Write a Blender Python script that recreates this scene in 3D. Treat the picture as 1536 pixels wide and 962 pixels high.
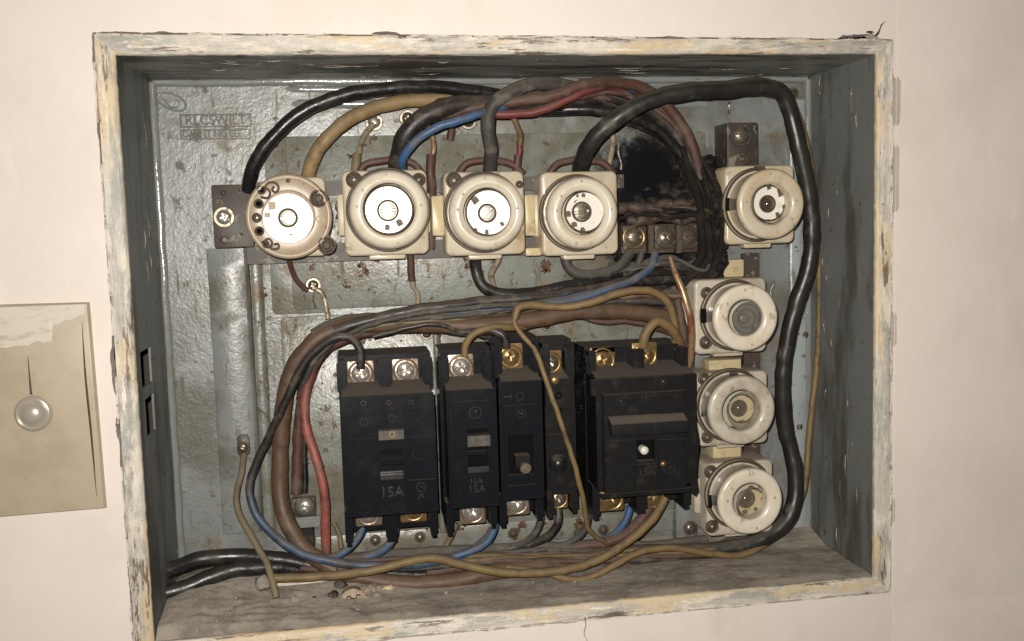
import bpy, bmesh, math, random
from mathutils import Vector, Matrix, noise
random.seed(7)
PI = math.pi
S = 0.001                                   # everything below is written in millimetres
for o in list(bpy.data.objects): bpy.data.objects.remove(o)
scene = bpy.context.scene
COL = scene.collection

# ------------------------------------------------------------------ camera, world, flash, exposure
F = 1464.0
CAM = Vector((116.565, -535.844, -94.169))
rx, ry, rz = -0.094533589, 0.029530122, -0.160202999
M = Matrix.Rotation(rz, 3, 'Z') @ Matrix.Rotation(ry, 3, 'Y') @ Matrix.Rotation(rx, 3, 'X')
FWD = M @ Vector((0, 1, 0)); RIGHT = M @ Vector((1, 0, 0)); UP = M @ Vector((0, 0, 1))
cd = bpy.data.cameras.new('camera'); cam = bpy.data.objects.new('camera', cd); COL.objects.link(cam)
cam.matrix_world = Matrix.Translation(CAM * S) @ Matrix((RIGHT, UP, -FWD)).transposed().to_4x4()
cd.sensor_width = 36; cd.lens = F / 1536 * 36; cd.clip_start = 0.01; cd.clip_end = 20
scene.camera = cam

w = bpy.data.worlds.new('World'); scene.world = w; w.use_nodes = True
w.node_tree.nodes['Background'].inputs[0].default_value = (1.0, 0.93, 0.84, 1)
w.node_tree.nodes['Background'].inputs[1].default_value = 0.048
ld = bpy.data.lights.new('phone_flash', 'AREA'); ld.shape = 'DISK'; ld.size = 0.007
ld.energy = 4.45; ld.color = (1.0, 0.935, 0.85)
fl = bpy.data.objects.new('phone_flash', ld); COL.objects.link(fl)
fpos = CAM + RIGHT * -12 + UP * 16
fdir = (Vector((235, 40, -150)) - fpos).normalized()
fl.location = fpos * S; fl.rotation_euler = fdir.to_track_quat('-Z', 'Y').to_euler()
scene.view_settings.view_transform = 'Standard'; scene.view_settings.look = 'None'
scene.view_settings.exposure = 0; scene.view_settings.gamma = 1
try:
    scene.cycles.use_denoising = True; scene.cycles.max_bounces = 6
    scene.cycles.caustics_reflective = False; scene.cycles.caustics_refractive = False
    scene.cycles.sample_clamp_indirect = 3
except Exception: pass

# ------------------------------------------------------------------ measuring helpers: sight lines met with real planes
def ray(px, py): return M @ Vector(((px - 768) / F, 1, -(py - 481) / F))
def at(px, py, Y):
    d = ray(px, py); return CAM + d * ((Y - CAM.y) / d.y)
def atx(px, py, X):
    d = ray(px, py); return CAM + d * ((X - CAM.x) / d.x)
def mmpx(p): return (p - CAM).dot(FWD) / F
def rc(a, b, c, d, Y):                        # pixel rectangle -> x0, x1, z0 (top), z1 (bottom)
    my, mx = (b + d) / 2, (a + c) / 2
    return at(a, my, Y).x, at(c, my, Y).x, at(mx, b, Y).z, at(mx, d, Y).z

# ------------------------------------------------------------------ materials
MATS = {}
def mat(name, base, rough=.5, metal=0, layers=(), bump=None, dust=None, coat=0, spec=.5, soot=None, trans=0, rvar=0, grime=None, zmix=None, bmask=None):
    if name in MATS: return MATS[name]
    m = bpy.data.materials.new(name); m.use_nodes = True; nt = m.node_tree; N = nt.nodes; L = nt.links
    b = N['Principled BSDF']
    b.inputs['Metallic'].default_value = metal; b.inputs['Coat Weight'].default_value = coat
    b.inputs['Coat Roughness'].default_value = .12; b.inputs['Specular IOR Level'].default_value = spec
    b.inputs['Transmission Weight'].default_value = trans
    g = N.new('ShaderNodeNewGeometry')
    def pos(st=(1, 1, 1), off=0):
        v = N.new('ShaderNodeVectorMath'); v.operation = 'MULTIPLY_ADD'
        v.inputs[1].default_value = tuple(1000 * k for k in st); v.inputs[2].default_value = (off, off * 1.7, off * .6)
        L.new(g.outputs['Position'], v.inputs[0]); return v.outputs[0]
    def tex(s, d=5, st=(1, 1, 1), k='noise', off=0, dist=0, ro=.6):
        if k == 'noise':
            n = N.new('ShaderNodeTexNoise'); n.inputs['Detail'].default_value = d; n.inputs['Roughness'].default_value = ro
            n.inputs['Distortion'].default_value = dist; o = n.outputs[0]
        else:
            n = N.new('ShaderNodeTexVoronoi'); o = n.outputs['Distance']
        n.inputs['Scale'].default_value = 1 / s
        L.new(pos(st, off), n.inputs['Vector']); return o
    def ramp(o, lo, hi):
        r = N.new('ShaderNodeMapRange'); r.interpolation_type = 'SMOOTHSTEP'
        r.inputs[1].default_value = lo; r.inputs[2].default_value = hi; L.new(o, r.inputs[0]); return r.outputs[0]
    def math_(op, a, c):
        q = N.new('ShaderNodeMath'); q.operation = op; q.use_clamp = True
        for i, v in enumerate((a, c)):
            if isinstance(v, (int, float)): q.inputs[i].default_value = v
            else: L.new(v, q.inputs[i])
        return q.outputs[0]
    def mix(f, a, c):
        x = N.new('ShaderNodeMix'); x.data_type = 'RGBA'; L.new(f, x.inputs[0])
        if isinstance(a, tuple): x.inputs[6].default_value = (*a, 1)
        else: L.new(a, x.inputs[6])
        x.inputs[7].default_value = (*c, 1); return x.outputs[2]
    def mixf(f, a, c):
        x = N.new('ShaderNodeMix'); L.new(f, x.inputs[0])
        if isinstance(a, (int, float)): x.inputs[2].default_value = a
        else: L.new(a, x.inputs[2])
        x.inputs[3].default_value = c; return x.outputs[0]
    c = tuple(base); r = rough; mt = metal
    if zmix:
        sz = N.new('ShaderNodeSeparateXYZ'); L.new(pos(), sz.inputs[0]); zn = N.new('ShaderNodeMath'); zn.operation = 'MULTIPLY_ADD'
        L.new(tex(8, 3, off=7), zn.inputs[0]); zn.inputs[1].default_value = 30; L.new(sz.outputs[2], zn.inputs[2])
        c = mix(ramp(zn.outputs[0], zmix[0] + 15, zmix[1] + 15), c, zmix[2])
    for i, l in enumerate(layers):
        f = ramp(tex(l['s'], l.get('d', 5), l.get('st', (1, 1, 1)), l.get('k', 'noise'), l.get('off', i * 37 + 11), l.get('dist', 0), l.get('ro', .6)), l['lo'], l['hi'])
        if 'a' in l: f = math_('MULTIPLY', f, l['a'])
        c = mix(f, c, l['c'])
        if 'r' in l: r = mixf(f, r, l['r'])
        if metal and not l.get('keepmetal'): mt = mixf(f, mt, 0)
    if dust:                                  # (colour, amount 0..1, roughness): dust settled on faces that look up
        sx = N.new('ShaderNodeSeparateXYZ'); L.new(g.outputs['Normal'], sx.inputs[0])
        f = ramp(sx.outputs[2], dust[2] if len(dust) > 2 else .05, .95)
        n = ramp(tex(dust[3] if len(dust) > 3 else 9, 5, off=91), .25, .75)
        f = math_('MULTIPLY', math_('ADD', f, math_('MULTIPLY', n, dust[4] if len(dust) > 4 else .22)), dust[1])
        c = mix(f, c, dust[0]); r = mixf(f, r, .9)
        if metal: mt = mixf(f, mt, 0)
    sp = None
    if soot:                                  # burn stain: (x, z, radius, strength) spots
        for (X, Z, R_, k) in soot:
            v = N.new('ShaderNodeVectorMath'); v.operation = 'SUBTRACT'
            v.inputs[1].default_value = (X, 0, Z); L.new(pos((1, 0, 1)), v.inputs[0])
            ln = N.new('ShaderNodeVectorMath'); ln.operation = 'LENGTH'; L.new(v.outputs[0], ln.inputs[0])
            n = tex(13, 8, off=5, ro=.7); q = N.new('ShaderNodeMath'); q.operation = 'MULTIPLY_ADD'
            L.new(n, q.inputs[0]); q.inputs[1].default_value = R_ * 1.7; L.new(ln.outputs['Value'], q.inputs[2])
            f = ramp(q.outputs[0], R_ * 1.95, R_ * 1.35); f = math_('MULTIPLY', f, k)
            c = mix(f, c, (.006, .006, .008)); r = mixf(f, r, .8); sp = mixf(f, spec if sp is None else sp, .08)
    if isinstance(c, tuple): b.inputs['Base Color'].default_value = (*c, 1)
    else: L.new(c, b.inputs['Base Color'])
    if rvar:
        n = tex(6, 5, off=63); x = N.new('ShaderNodeMath'); x.operation = 'MULTIPLY_ADD'; L.new(n, x.inputs[0]); x.inputs[1].default_value = rvar
        if isinstance(r, (int, float)): x.inputs[2].default_value = r - rvar / 2
        else: L.new(r, x.inputs[2])
        r = x.outputs[0]
    if isinstance(r, (int, float)): b.inputs['Roughness'].default_value = r
    else: L.new(r, b.inputs['Roughness'])
    if not isinstance(mt, (int, float)): L.new(mt, b.inputs['Metallic'])
    if sp is not None: L.new(sp, b.inputs['Specular IOR Level'])
    prev = None
    for bp in (bump or ()):                   # (feature mm, height mm, strength, stretch)
        bn = N.new('ShaderNodeBump'); bn.inputs['Strength'].default_value = bp[2]; bn.inputs['Distance'].default_value = bp[1] * S
        L.new(tex(bp[0], 4, bp[3] if len(bp) > 3 else (1, 1, 1), off=bp[0] * 3), bn.inputs['Height'])
        if bmask:                             # the coarse spatter coat thins out towards x = bmask[1]
            sx2 = N.new('ShaderNodeSeparateXYZ'); L.new(pos(), sx2.inputs[0]); q2 = N.new('ShaderNodeMath'); q2.operation = 'MULTIPLY_ADD'
            L.new(tex(45, 3, off=3), q2.inputs[0]); q2.inputs[1].default_value = 160; L.new(sx2.outputs[0], q2.inputs[2])
            L.new(math_('MULTIPLY', math_('ADD', ramp(q2.outputs[0], bmask[1] + 80, bmask[0] + 80), .12), bp[2]), bn.inputs['Strength'])
        if prev: L.new(prev, bn.inputs['Normal'])
        prev = bn.outputs[0]
    if prev: L.new(prev, b.inputs['Normal'])
    MATS[name] = m; return m

DUST = (.155, .125, .092)
RUST = (.10, .05, .022)
WALL = mat('wall_paint', (.69, .625, .568), .55, layers=[dict(c=(.65, .585, .525), s=60, lo=.45, hi=.7), dict(c=(.46, .41, .36), s=70, lo=.58, hi=.80, a=.45, off=423, st=(1, 1, .5)), dict(c=(.72, .66, .61), s=14, lo=.60, hi=.72, a=.6, st=(1, 1, .3)), dict(c=(.36, .29, .23), s=1.6, lo=.74, hi=.77, a=.45), dict(c=(.54, .48, .42), s=38, lo=.60, hi=.85, a=.4), dict(c=(.42, .35, .28), s=4, lo=.74, hi=.80, a=.5)],
           bump=[(34, 1.3, .4), (9, .3, .35, (1, 1, .5)), (2.5, .12, .4)])
SOOT = [(303, -74, 42, .97), (309, -53, 26, .93), (313, -97, 42, .97), (318, -125, 38, .9)]
PAINT = mat('grey_green_enamel', (.190, .204, .202), .22, layers=[
    dict(c=(.115, .115, .095), s=52, lo=.44, hi=.60, ro=.5), dict(c=(.24, .25, .24), s=26, lo=.56, hi=.72, a=.6), dict(c=(.135, .11, .07), s=20, lo=.55, hi=.68, a=.75, r=.45),
    dict(c=(.085, .06, .036), s=9, lo=.58, hi=.68, a=.8, r=.6), dict(c=(.07, .055, .038), s=7, lo=.58, hi=.70, a=.75, st=(1.5, 1, .2), r=.6), dict(c=(.04, .03, .02), s=2.2, lo=.645, hi=.69, a=.85, r=.7), dict(c=(.33, .33, .29), s=3.2, lo=.70, hi=.74, a=.6)],
    bump=[(2.0, .42, .55), (8, .7, .4), (1.0, .10, .5)], soot=SOOT, rvar=.26, spec=.8, bmask=(40, 230))
PLATE = mat('olive_grey_plate_paint', (.185, .200, .180), .2, layers=[
    dict(c=(.135, .13, .095), s=34, lo=.44, hi=.60), dict(c=(.26, .265, .24), s=22, lo=.57, hi=.70, a=.6), dict(c=(.16, .12, .07), s=15, lo=.55, hi=.66, a=.8, r=.45),
    dict(c=(.075, .045, .022), s=7, lo=.58, hi=.67, a=.9, r=.65), dict(c=(.08, .06, .04), s=6, lo=.58, hi=.70, a=.75, st=(1.5, 1, .2), r=.6), dict(c=(.04, .028, .018), s=2.0, lo=.64, hi=.69, a=.9, r=.7), dict(c=(.36, .35, .30), s=4, lo=.69, hi=.73, a=.6)],
    bump=[(2.0, .42, .55), (8, .7, .4), (1.0, .10, .5)], soot=SOOT, rvar=.28, spec=.8, bmask=(90, 240))
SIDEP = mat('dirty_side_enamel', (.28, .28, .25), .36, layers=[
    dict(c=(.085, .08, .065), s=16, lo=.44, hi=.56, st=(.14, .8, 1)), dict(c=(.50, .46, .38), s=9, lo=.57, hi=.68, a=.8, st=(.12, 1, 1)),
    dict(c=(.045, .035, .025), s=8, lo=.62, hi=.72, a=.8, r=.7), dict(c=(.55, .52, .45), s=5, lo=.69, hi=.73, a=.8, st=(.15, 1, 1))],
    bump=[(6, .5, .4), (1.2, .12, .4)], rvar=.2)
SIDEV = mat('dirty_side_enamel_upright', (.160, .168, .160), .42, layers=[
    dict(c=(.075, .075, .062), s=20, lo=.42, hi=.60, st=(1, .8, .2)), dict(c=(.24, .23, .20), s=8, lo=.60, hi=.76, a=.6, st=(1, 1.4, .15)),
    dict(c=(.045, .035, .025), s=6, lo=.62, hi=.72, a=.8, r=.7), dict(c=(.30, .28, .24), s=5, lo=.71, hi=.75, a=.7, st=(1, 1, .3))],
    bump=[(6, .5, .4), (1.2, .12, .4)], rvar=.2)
def flange_mat(nm, st):
    s2 = tuple(k if k == 1 else k * .5 for k in st)
    return mat(nm, (.47, .435, .375), .5, layers=[
        dict(c=(.30, .295, .265), s=14, lo=.44, hi=.60, st=st, dist=.5, ro=.7), dict(c=(.60, .545, .46), s=10, lo=.48, hi=.60, st=st, ro=.75), dict(c=(.54, .43, .27), s=18, lo=.51, hi=.57, a=.85, st=st, off=140, ro=.7),
        dict(c=(.66, .61, .53), s=4.5, lo=.60, hi=.66, st=s2, off=77, ro=.7), dict(c=(.27, .27, .245), s=12, lo=.55, hi=.66, a=.8, st=s2, off=301, ro=.75),
        dict(c=(.11, .075, .05), s=6, lo=.575, hi=.63, a=.9, st=s2, off=201, ro=.75), dict(c=(.07, .045, .03), s=1.8, lo=.66, hi=.70, a=.8)],
        bump=[(4, 1.1, .6, s2), (1.2, .35, .6)], rvar=.2)
FLH = flange_mat('chipped_flange_paint_along', (.22, 1, 1)); FLV = flange_mat('chipped_flange_paint_upright', (1, 1, .22))
PORC = mat('cream_porcelain', (.55, .485, .37), .22, coat=.5, layers=[dict(c=(.27, .20, .125), s=26, lo=.54, hi=.70, a=.6, off=333, r=.5),
    dict(c=(.50, .39, .235), s=22, lo=.46, hi=.66, a=.85), dict(c=(.26, .17, .09), s=11, lo=.59, hi=.70, a=.75, r=.5), dict(c=(.16, .10, .06), s=3, lo=.70, hi=.75, a=.8, r=.6)],
    bump=[(12, .3, .25)], rvar=.15, dust=((.22, .18, .13), .75, .45))
PORCW = mat('off_white_porcelain', (.66, .60, .49), .20, coat=.6, layers=[
    dict(c=(.55, .46, .32), s=18, lo=.48, hi=.68, a=.8), dict(c=(.32, .24, .15), s=8, lo=.61, hi=.71, a=.65, r=.45), dict(c=(.17, .11, .07), s=2.5, lo=.71, hi=.755, a=.8, r=.6)],
    bump=[(14, .25, .2)], rvar=.12, dust=((.24, .20, .15), .6, .5))
PORCD = mat('dusty_porcelain', (.50, .455, .37), .3, coat=.4, layers=[dict(c=(.22, .18, .13), s=22, lo=.52, hi=.68, a=.6, off=333, r=.5),
    dict(c=(.38, .33, .25), s=12, lo=.45, hi=.65, a=.8, r=.4), dict(c=(.22, .17, .12), s=6, lo=.58, hi=.70, a=.8, r=.6), dict(c=(.10, .07, .05), s=2.5, lo=.68, hi=.74, a=.9, r=.6)],
    bump=[(12, .3, .2)], rvar=.2, dust=((.22, .18, .13), .8, .4))
PORCY = mat('yellowed_ceramic', (.50, .42, .25), .35, layers=[dict(c=(.30, .22, .12), s=8, lo=.5, hi=.7, a=.8), dict(c=(.08, .05, .03), s=3, lo=.64, hi=.72, a=.9)], bump=[(6, .4, .3)])
DISC = mat('bright_metal_disc', (.62, .59, .53), .46, .6, layers=[dict(c=(.62, .56, .46), s=5, lo=.58, hi=.74, a=.6, keepmetal=1), dict(c=(.25, .17, .10), s=1.8, lo=.70, hi=.75, a=.8)], bump=[(1.2, .05, .3)])
DISCW = mat('white_ceramic_disc', (.72, .69, .62), .3, layers=[dict(c=(.55, .46, .33), s=5, lo=.56, hi=.72, a=.7), dict(c=(.2, .13, .08), s=1.8, lo=.70, hi=.74, a=.8)], bump=[(4, .1, .2)])
STEEL = mat('nickel_screw', (.56, .53, .48), .33, .8, layers=[dict(c=(.10, .06, .035), s=3, lo=.60, hi=.72, a=.7)], bump=[(1.2, .08, .4)], rvar=.2)
SCREWB = mat('lit_screw', (.60, .56, .50), .44, .45, layers=[dict(c=(.16, .11, .07), s=2.5, lo=.62, hi=.72, a=.7)], bump=[(1.2, .1, .4)])  # paler and less metallic, so flash brightness sits in the screw colour
STEELD = mat('tarnished_screw', (.26, .22, .17), .36, .85, layers=[dict(c=(.07, .045, .03), s=2.5, lo=.50, hi=.66, a=.85)], bump=[(1.2, .15, .4)], rvar=.2)
BRASS = mat('brass', (.33, .225, .10), .38, .85, layers=[dict(c=(.09, .055, .025), s=2.6, lo=.48, hi=.66, a=.8)], bump=[(1.5, .1, .4)], rvar=.25)
PINKZ = mat('coppery_zinc', (.36, .28, .215), .38, .85, layers=[dict(c=(.09, .055, .03), s=2.6, lo=.50, hi=.66, a=.8)], bump=[(1.5, .1, .4)], rvar=.25)
BLACK = mat('black_bakelite', (.0070, .0080, .0110), .16, spec=.30, layers=[dict(c=(.028, .025, .021), s=16, lo=.52, hi=.80, a=.45), dict(c=(.07, .06, .045), s=1.1, lo=.70, hi=.75, a=.3)], dust=((.115, .095, .075), .95, .35, 9, .0), bump=[(3, .03, .3)], rvar=.14)
BLACKD = mat('black_bakelite_worn', (.009, .009, .010), .18, spec=.36, layers=[dict(c=(.04, .034, .028), s=9, lo=.54, hi=.76, a=.5), dict(c=(.10, .085, .07), s=.9, lo=.70, hi=.75, a=.35)], dust=((.10, .083, .067), .95, .35, 7, .03), bump=[(3, .08, .35)], rvar=.2)
DARK = mat('dark_recess_plastic', (.004, .004, .005), .9, spec=.1)
GRIME_SHADE = mat('grime_shade_brown', (.05, .035, .022), .6, layers=[dict(c=(.11, .08, .05), s=2, lo=.5, hi=.7)], bump=[(1, .2, .5)])  # real grime, and the dark outlines that imitate shade in seams
DKMETAL = mat('brown_blackened_steel', (.036, .029, .023), .5, 0, layers=[dict(c=(.05, .035, .025), s=8, lo=.45, hi=.65), dict(c=(.20, .175, .14), s=7, lo=.58, hi=.62, a=.8), dict(c=(.20, .18, .15), s=1.5, lo=.70, hi=.74, a=.5)], bump=[(2, .25, .4)], dust=(DUST, .6, .3))
CHAR = mat('charred_insulation', (.012, .011, .011), .75, spec=.25, layers=[dict(c=(.035, .028, .022), s=5, lo=.48, hi=.62), dict(c=(.085, .06, .042), s=11, lo=.58, hi=.72, a=.7), dict(c=(.16, .13, .10), s=1.6, lo=.71, hi=.75, a=.6)], bump=[(3, .7, .5), (1, .2, .4)], rvar=.3)
CHARB = mat('scorched_brown_insulation', (.055, .037, .026), .6, layers=[dict(c=(.03, .022, .016), s=6, lo=.50, hi=.62), dict(c=(.13, .10, .07), s=3, lo=.64, hi=.72, a=.7)], bump=[(3, .8, .6)])
DIRT = mat('cement_dirt', (.33, .29, .245), .92, layers=[dict(c=(.20, .17, .14), s=30, lo=.44, hi=.64, ro=.7), dict(c=(.34, .31, .265), s=17, lo=.54, hi=.68, a=.7, ro=.7), dict(c=(.09, .07, .055), s=4, lo=.63, hi=.70, a=.7), dict(c=(.34, .30, .25), s=1.1, lo=.71, hi=.75, a=.5)], bump=[(2.6, .5, .6), (.8, .25, .5)])
CEMENT = mat('broken_cement', (.30, .255, .205), .9, layers=[dict(c=(.16, .13, .10), s=5, lo=.5, hi=.65)], bump=[(2, .6, .6)])
MASON = mat('dark_masonry', (.05, .042, .035), .9, bump=[(5, 1, .5)])
TANPL = mat('tan_plate_paint', (.40, .335, .25), .38, layers=[dict(c=(.35, .285, .205), s=30, lo=.42, hi=.66), dict(c=(.24, .18, .115), s=12, lo=.64, hi=.76, a=.5)], bump=[(20, .4, .25), (2.5, .08, .3)], rvar=.15)
SMEAR = mat('white_paint_smear', (.55, .50, .43), .5, layers=[dict(c=(.42, .36, .28), s=6, lo=.5, hi=.66, st=(.3, 1, 1))], bump=[(4, .3, .5, (.3, 1, 1))])
CHROME = mat('chrome', (.60, .55, .47), .22, .55)
GLASS = mat('smoky_glass', (.16, .155, .14), .05, spec=.7, coat=1)
GLASS.node_tree.nodes['Principled BSDF'].inputs['Alpha'].default_value = .42
CLEARG = mat('clear_glass_cover', (.30, .28, .22), .04, spec=1, coat=1)
CLEARG.node_tree.nodes['Principled BSDF'].inputs['Alpha'].default_value = .16
PAINTG = mat('wet_glossy_enamel', (.215, .232, .225), .13, spec=1, layers=[dict(c=(.17, .15, .11), s=18, lo=.5, hi=.7, a=.5)], bump=[(5, .5, .4)], rvar=.08)
LENS = mat('dark_lamp_glass', (.06, .045, .03), .06, spec=.9, coat=.8)
INK = mat('dark_stamp', (.13, .095, .065), .6, layers=[dict(c=(.04, .03, .02), s=1, lo=.45, hi=.6)])
GOLDP = mat('gold_print', (.26, .20, .11), .6)
WHITEP = mat('white_button', (.62, .60, .55), .35)

def wmat(nm, base, dust=.5, rough=.4, dcol=DUST, extra=(), **kw):
    return mat('insulation_' + nm, base, rough, layers=list(extra) + [dict(c=tuple(k * .55 for k in base), s=14, lo=.5, hi=.68, a=.6), dict(c=dcol, s=9, lo=.50, hi=.66, a=dust, r=.8), dict(c=(.035, .026, .019), s=13, lo=.50, hi=.72, a=.7, r=.6), dict(c=(.24, .21, .17), s=1.3, lo=.70, hi=.74, a=.5, r=.8)],
               dust=(dcol, dust, .15, 12), bump=[(6, .6, .4), (2, .2, .4)], rvar=.2, **kw)
W_B2B = wmat('black_turning_blue', (.014, .0125, .012), .4, .35, zmix=(-225, -268, (.03, .065, .125)))
W_R2P = wmat('dark_turning_faded_red', (.05, .016, .014), .5, .4, zmix=(-165, -200, (.28, .072, .058)))
W_BLACK = wmat('black', (.009, .009, .010), .10, .2)
W_BLACKD = wmat('black_dusty', (.012, .0105, .010), .35, .3)
W_GREYD = wmat('grey_dusty', (.034, .031, .027), .6, .5, (.15, .135, .105))
W_BLUE = wmat('blue', (.032, .090, .195), .45, .35)
W_BLUED = wmat('blue_dusty', (.03, .075, .15), .75, .45, (.15, .125, .095))
W_RED = wmat('red', (.14, .024, .020), .75, .4, (.10, .07, .052))
W_PINK = wmat('faded_red', (.36, .085, .065), .30, .42)
W_REDD = wmat('red_brown_dusty', (.075, .030, .022), .65, .45, (.12, .09, .068))
W_BROWN = wmat('brown', (.095, .052, .030), .35, .42, (.15, .105, .07))
W_TAN = wmat('tan', (.25, .165, .070), .45, .45, (.17, .14, .105))
W_YEL = wmat('yellow_brown', (.175, .115, .042), .4, .45, (.15, .115, .075), [dict(c=(.14, .08, .03), s=9, lo=.5, hi=.62, a=.8)])
W_OLIVE = wmat('olive', (.17, .135, .07), .5, .5)
W_BARE = mat('bare_tinned_wire', (.40, .34, .25), .4, .4, layers=[dict(c=(.16, .10, .055), s=4, lo=.46, hi=.62), dict(c=(.52, .47, .38), s=3, lo=.62, hi=.70)], bump=[(1.5, .3, .5)])
W_COPPER = mat('heat_stained_copper_wire', (.42, .27, .16), .35, .6, layers=[dict(c=(.16, .055, .03), s=9, lo=.48, hi=.60), dict(c=(.48, .42, .32), s=8, lo=.58, hi=.68, keepmetal=1)], bump=[(1.2, .2, .5)])

# ------------------------------------------------------------------ object helpers
ORG = {}
def thing(name, label, cat, org=(0, 0, 0), group=None, kind=None):
    o = bpy.data.objects.new(name, None); COL.objects.link(o); o.location = Vector(org) * S; o.empty_display_size = .01
    o['label'] = label; o['category'] = cat
    if group: o['group'] = group
    if kind: o['kind'] = kind
    ORG[o.name] = Vector(org); return o
def tag(o, label=None, cat=None, group=None, kind=None):
    if label: o['label'] = label
    if cat: o['category'] = cat
    if group: o['group'] = group
    if kind: o['kind'] = kind
    return o
def obj(name, bm, m, parent=None, org=None, smooth=38, bev=0, label=None, kind=None):
    if bev:
        ed = [e for e in bm.edges if len(e.link_faces) == 2 and e.calc_face_angle(0) > .6]
        if ed: bmesh.ops.bevel(bm, geom=ed, offset=bev, segments=2, affect='EDGES', clamp_overlap=True)
    bmesh.ops.recalc_face_normals(bm, faces=bm.faces)
    if parent is not None: org = ORG[parent.name]
    org = Vector(org or (0, 0, 0))
    bmesh.ops.translate(bm, verts=bm.verts, vec=-org); bmesh.ops.scale(bm, verts=bm.verts, vec=(S, S, S))
    me = bpy.data.meshes.new(name); bm.to_mesh(me); bm.free()
    for q in (m if isinstance(m, (list, tuple)) else [m]): me.materials.append(q)
    if smooth:
        me.shade_smooth(); me.set_sharp_from_angle(angle=math.radians(smooth))
    o = bpy.data.objects.new(name, me); COL.objects.link(o)
    if parent is not None: o.parent = parent
    else: o.location = org * S
    ORG[o.name] = org
    if label: o['label'] = label
    if kind: o['kind'] = kind
    return o
def B(): return bmesh.new()
def box(bm, x0, x1, y0, y1, z0, z1, mi=0):
    x0, x1 = sorted((x0, x1)); y0, y1 = sorted((y0, y1)); z0, z1 = sorted((z0, z1))
    v = [bm.verts.new(p) for p in ((x0, y0, z0), (x1, y0, z0), (x1, y1, z0), (x0, y1, z0), (x0, y0, z1), (x1, y0, z1), (x1, y1, z1), (x0, y1, z1))]
    for q in ((0, 1, 5, 4), (1, 2, 6, 5), (2, 3, 7, 6), (3, 0, 4, 7), (4, 5, 6, 7), (3, 2, 1, 0)):
        f = bm.faces.new([v[i] for i in q]); f.material_index = mi
    return bm
def loft(bm, loops, cap0=True, cap1=True, closed=True):
    V = [[bm.verts.new(p) for p in l] for l in loops]; n = len(V[0])
    for a, c in zip(V, V[1:]):
        for i in range(n if closed else n - 1):
            j = (i + 1) % n; bm.faces.new((a[i], a[j], c[j], c[i]))
    if cap0: bm.faces.new(V[0])
    if cap1: bm.faces.new(V[-1])
    return bm
def rr(x0, x1, z0, z1, y, r, ins=0, seg=5):
    x0 += ins; x1 -= ins; zt, zb = max(z0, z1) - ins, min(z0, z1) + ins; r = max(.2, r - ins); out = []
    for cx, cz, a0 in ((x1 - r, zt - r, 0), (x0 + r, zt - r, 90), (x0 + r, zb + r, 180), (x1 - r, zb + r, 270)):
        for i in range(seg + 1):
            a = math.radians(a0 + 90 * i / seg); out.append((cx + r * math.cos(a), y, cz + r * math.sin(a)))
    return out
def rblock(bm, x0, x1, z0, z1, yb, yf, r=4, e=1.2):
    return loft(bm, [rr(x0, x1, z0, z1, yb, r), rr(x0, x1, z0, z1, yf + e, r), rr(x0, x1, z0, z1, yf + e * .35, r, e * .28), rr(x0, x1, z0, z1, yf, r, e)])
def lathe(bm, cx, cz, prof, n=48, cap0=False, cap1=False, wob=0):
    loops = []
    for r, y in prof:
        loops.append([(cx + r * math.cos(2 * PI * i / n) * (1 + wob * math.sin(3 * i / n * 2 * PI)), y, cz + r * math.sin(2 * PI * i / n)) for i in range(n)])
    return loft(bm, loops, cap0, cap1)
def disc(bm, cx, cz, R, yb, yf, e=.3, n=40): return lathe(bm, cx, cz, [(R, yb), (R, yf + e), (R - e, yf)], n, True, True)
def ringp(bm, cx, cz, R, r, y, n=40, k=8):    # torus lying on plane y
    V = []
    for i in range(n):
        a = 2 * PI * i / n
        V.append([bm.verts.new((cx + (R + r * math.cos(2 * PI * j / k)) * math.cos(a), y + r * math.sin(2 * PI * j / k), cz + (R + r * math.cos(2 * PI * j / k)) * math.sin(a))) for j in range(k)])
    for i in range(n):
        for j in range(k):
            bm.faces.new((V[i][j], V[(i + 1) % n][j], V[(i + 1) % n][(j + 1) % k], V[i][(j + 1) % k]))
    return bm
def screwhead(bm, cx, cz, y, R, kind='slot', ang=0, dome=1.1, dep=.9, skirt=1.2, n=44, m=11):
    ca, sa = math.cos(ang), math.sin(ang)
    rows = []
    for j in range(m, -1, -1):
        r = j / m; row = []
        for i in range(n if j else 1):
            a = 2 * PI * i / n; u, v = r * math.cos(a), r * math.sin(a)
            p, q = u * ca + v * sa, -u * sa + v * ca
            h = dome * (1 - r ** 2.6)
            if kind == 'slot' and abs(q) < .15 and r < .95: h -= dep
            if kind in ('plus', 'star') and ((abs(q) < .15 and abs(p) < .62) or (abs(p) < .15 and abs(q) < .62)): h -= dep * (1.25 - r)
            if kind == 'star' and r < .8 and abs(p * .7 + q * .7) < .1: h -= dep * .4
            row.append((cx + R * u, y - h, cz + R * v))
        rows.append(row)
    edge = [(x, y + skirt, z) for x, _, z in rows[0]]
    V = [[bm.verts.new(p) for p in r] for r in [edge] + rows]
    for a, c in zip(V, V[1:]):
        if len(c) == 1:
            for i in range(n): bm.faces.new((a[i], a[(i + 1) % n], c[0]))
        else:
            for i in range(n): bm.faces.new((a[i], a[(i + 1) % n], c[(i + 1) % n], c[i]))
    return bm
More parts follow.
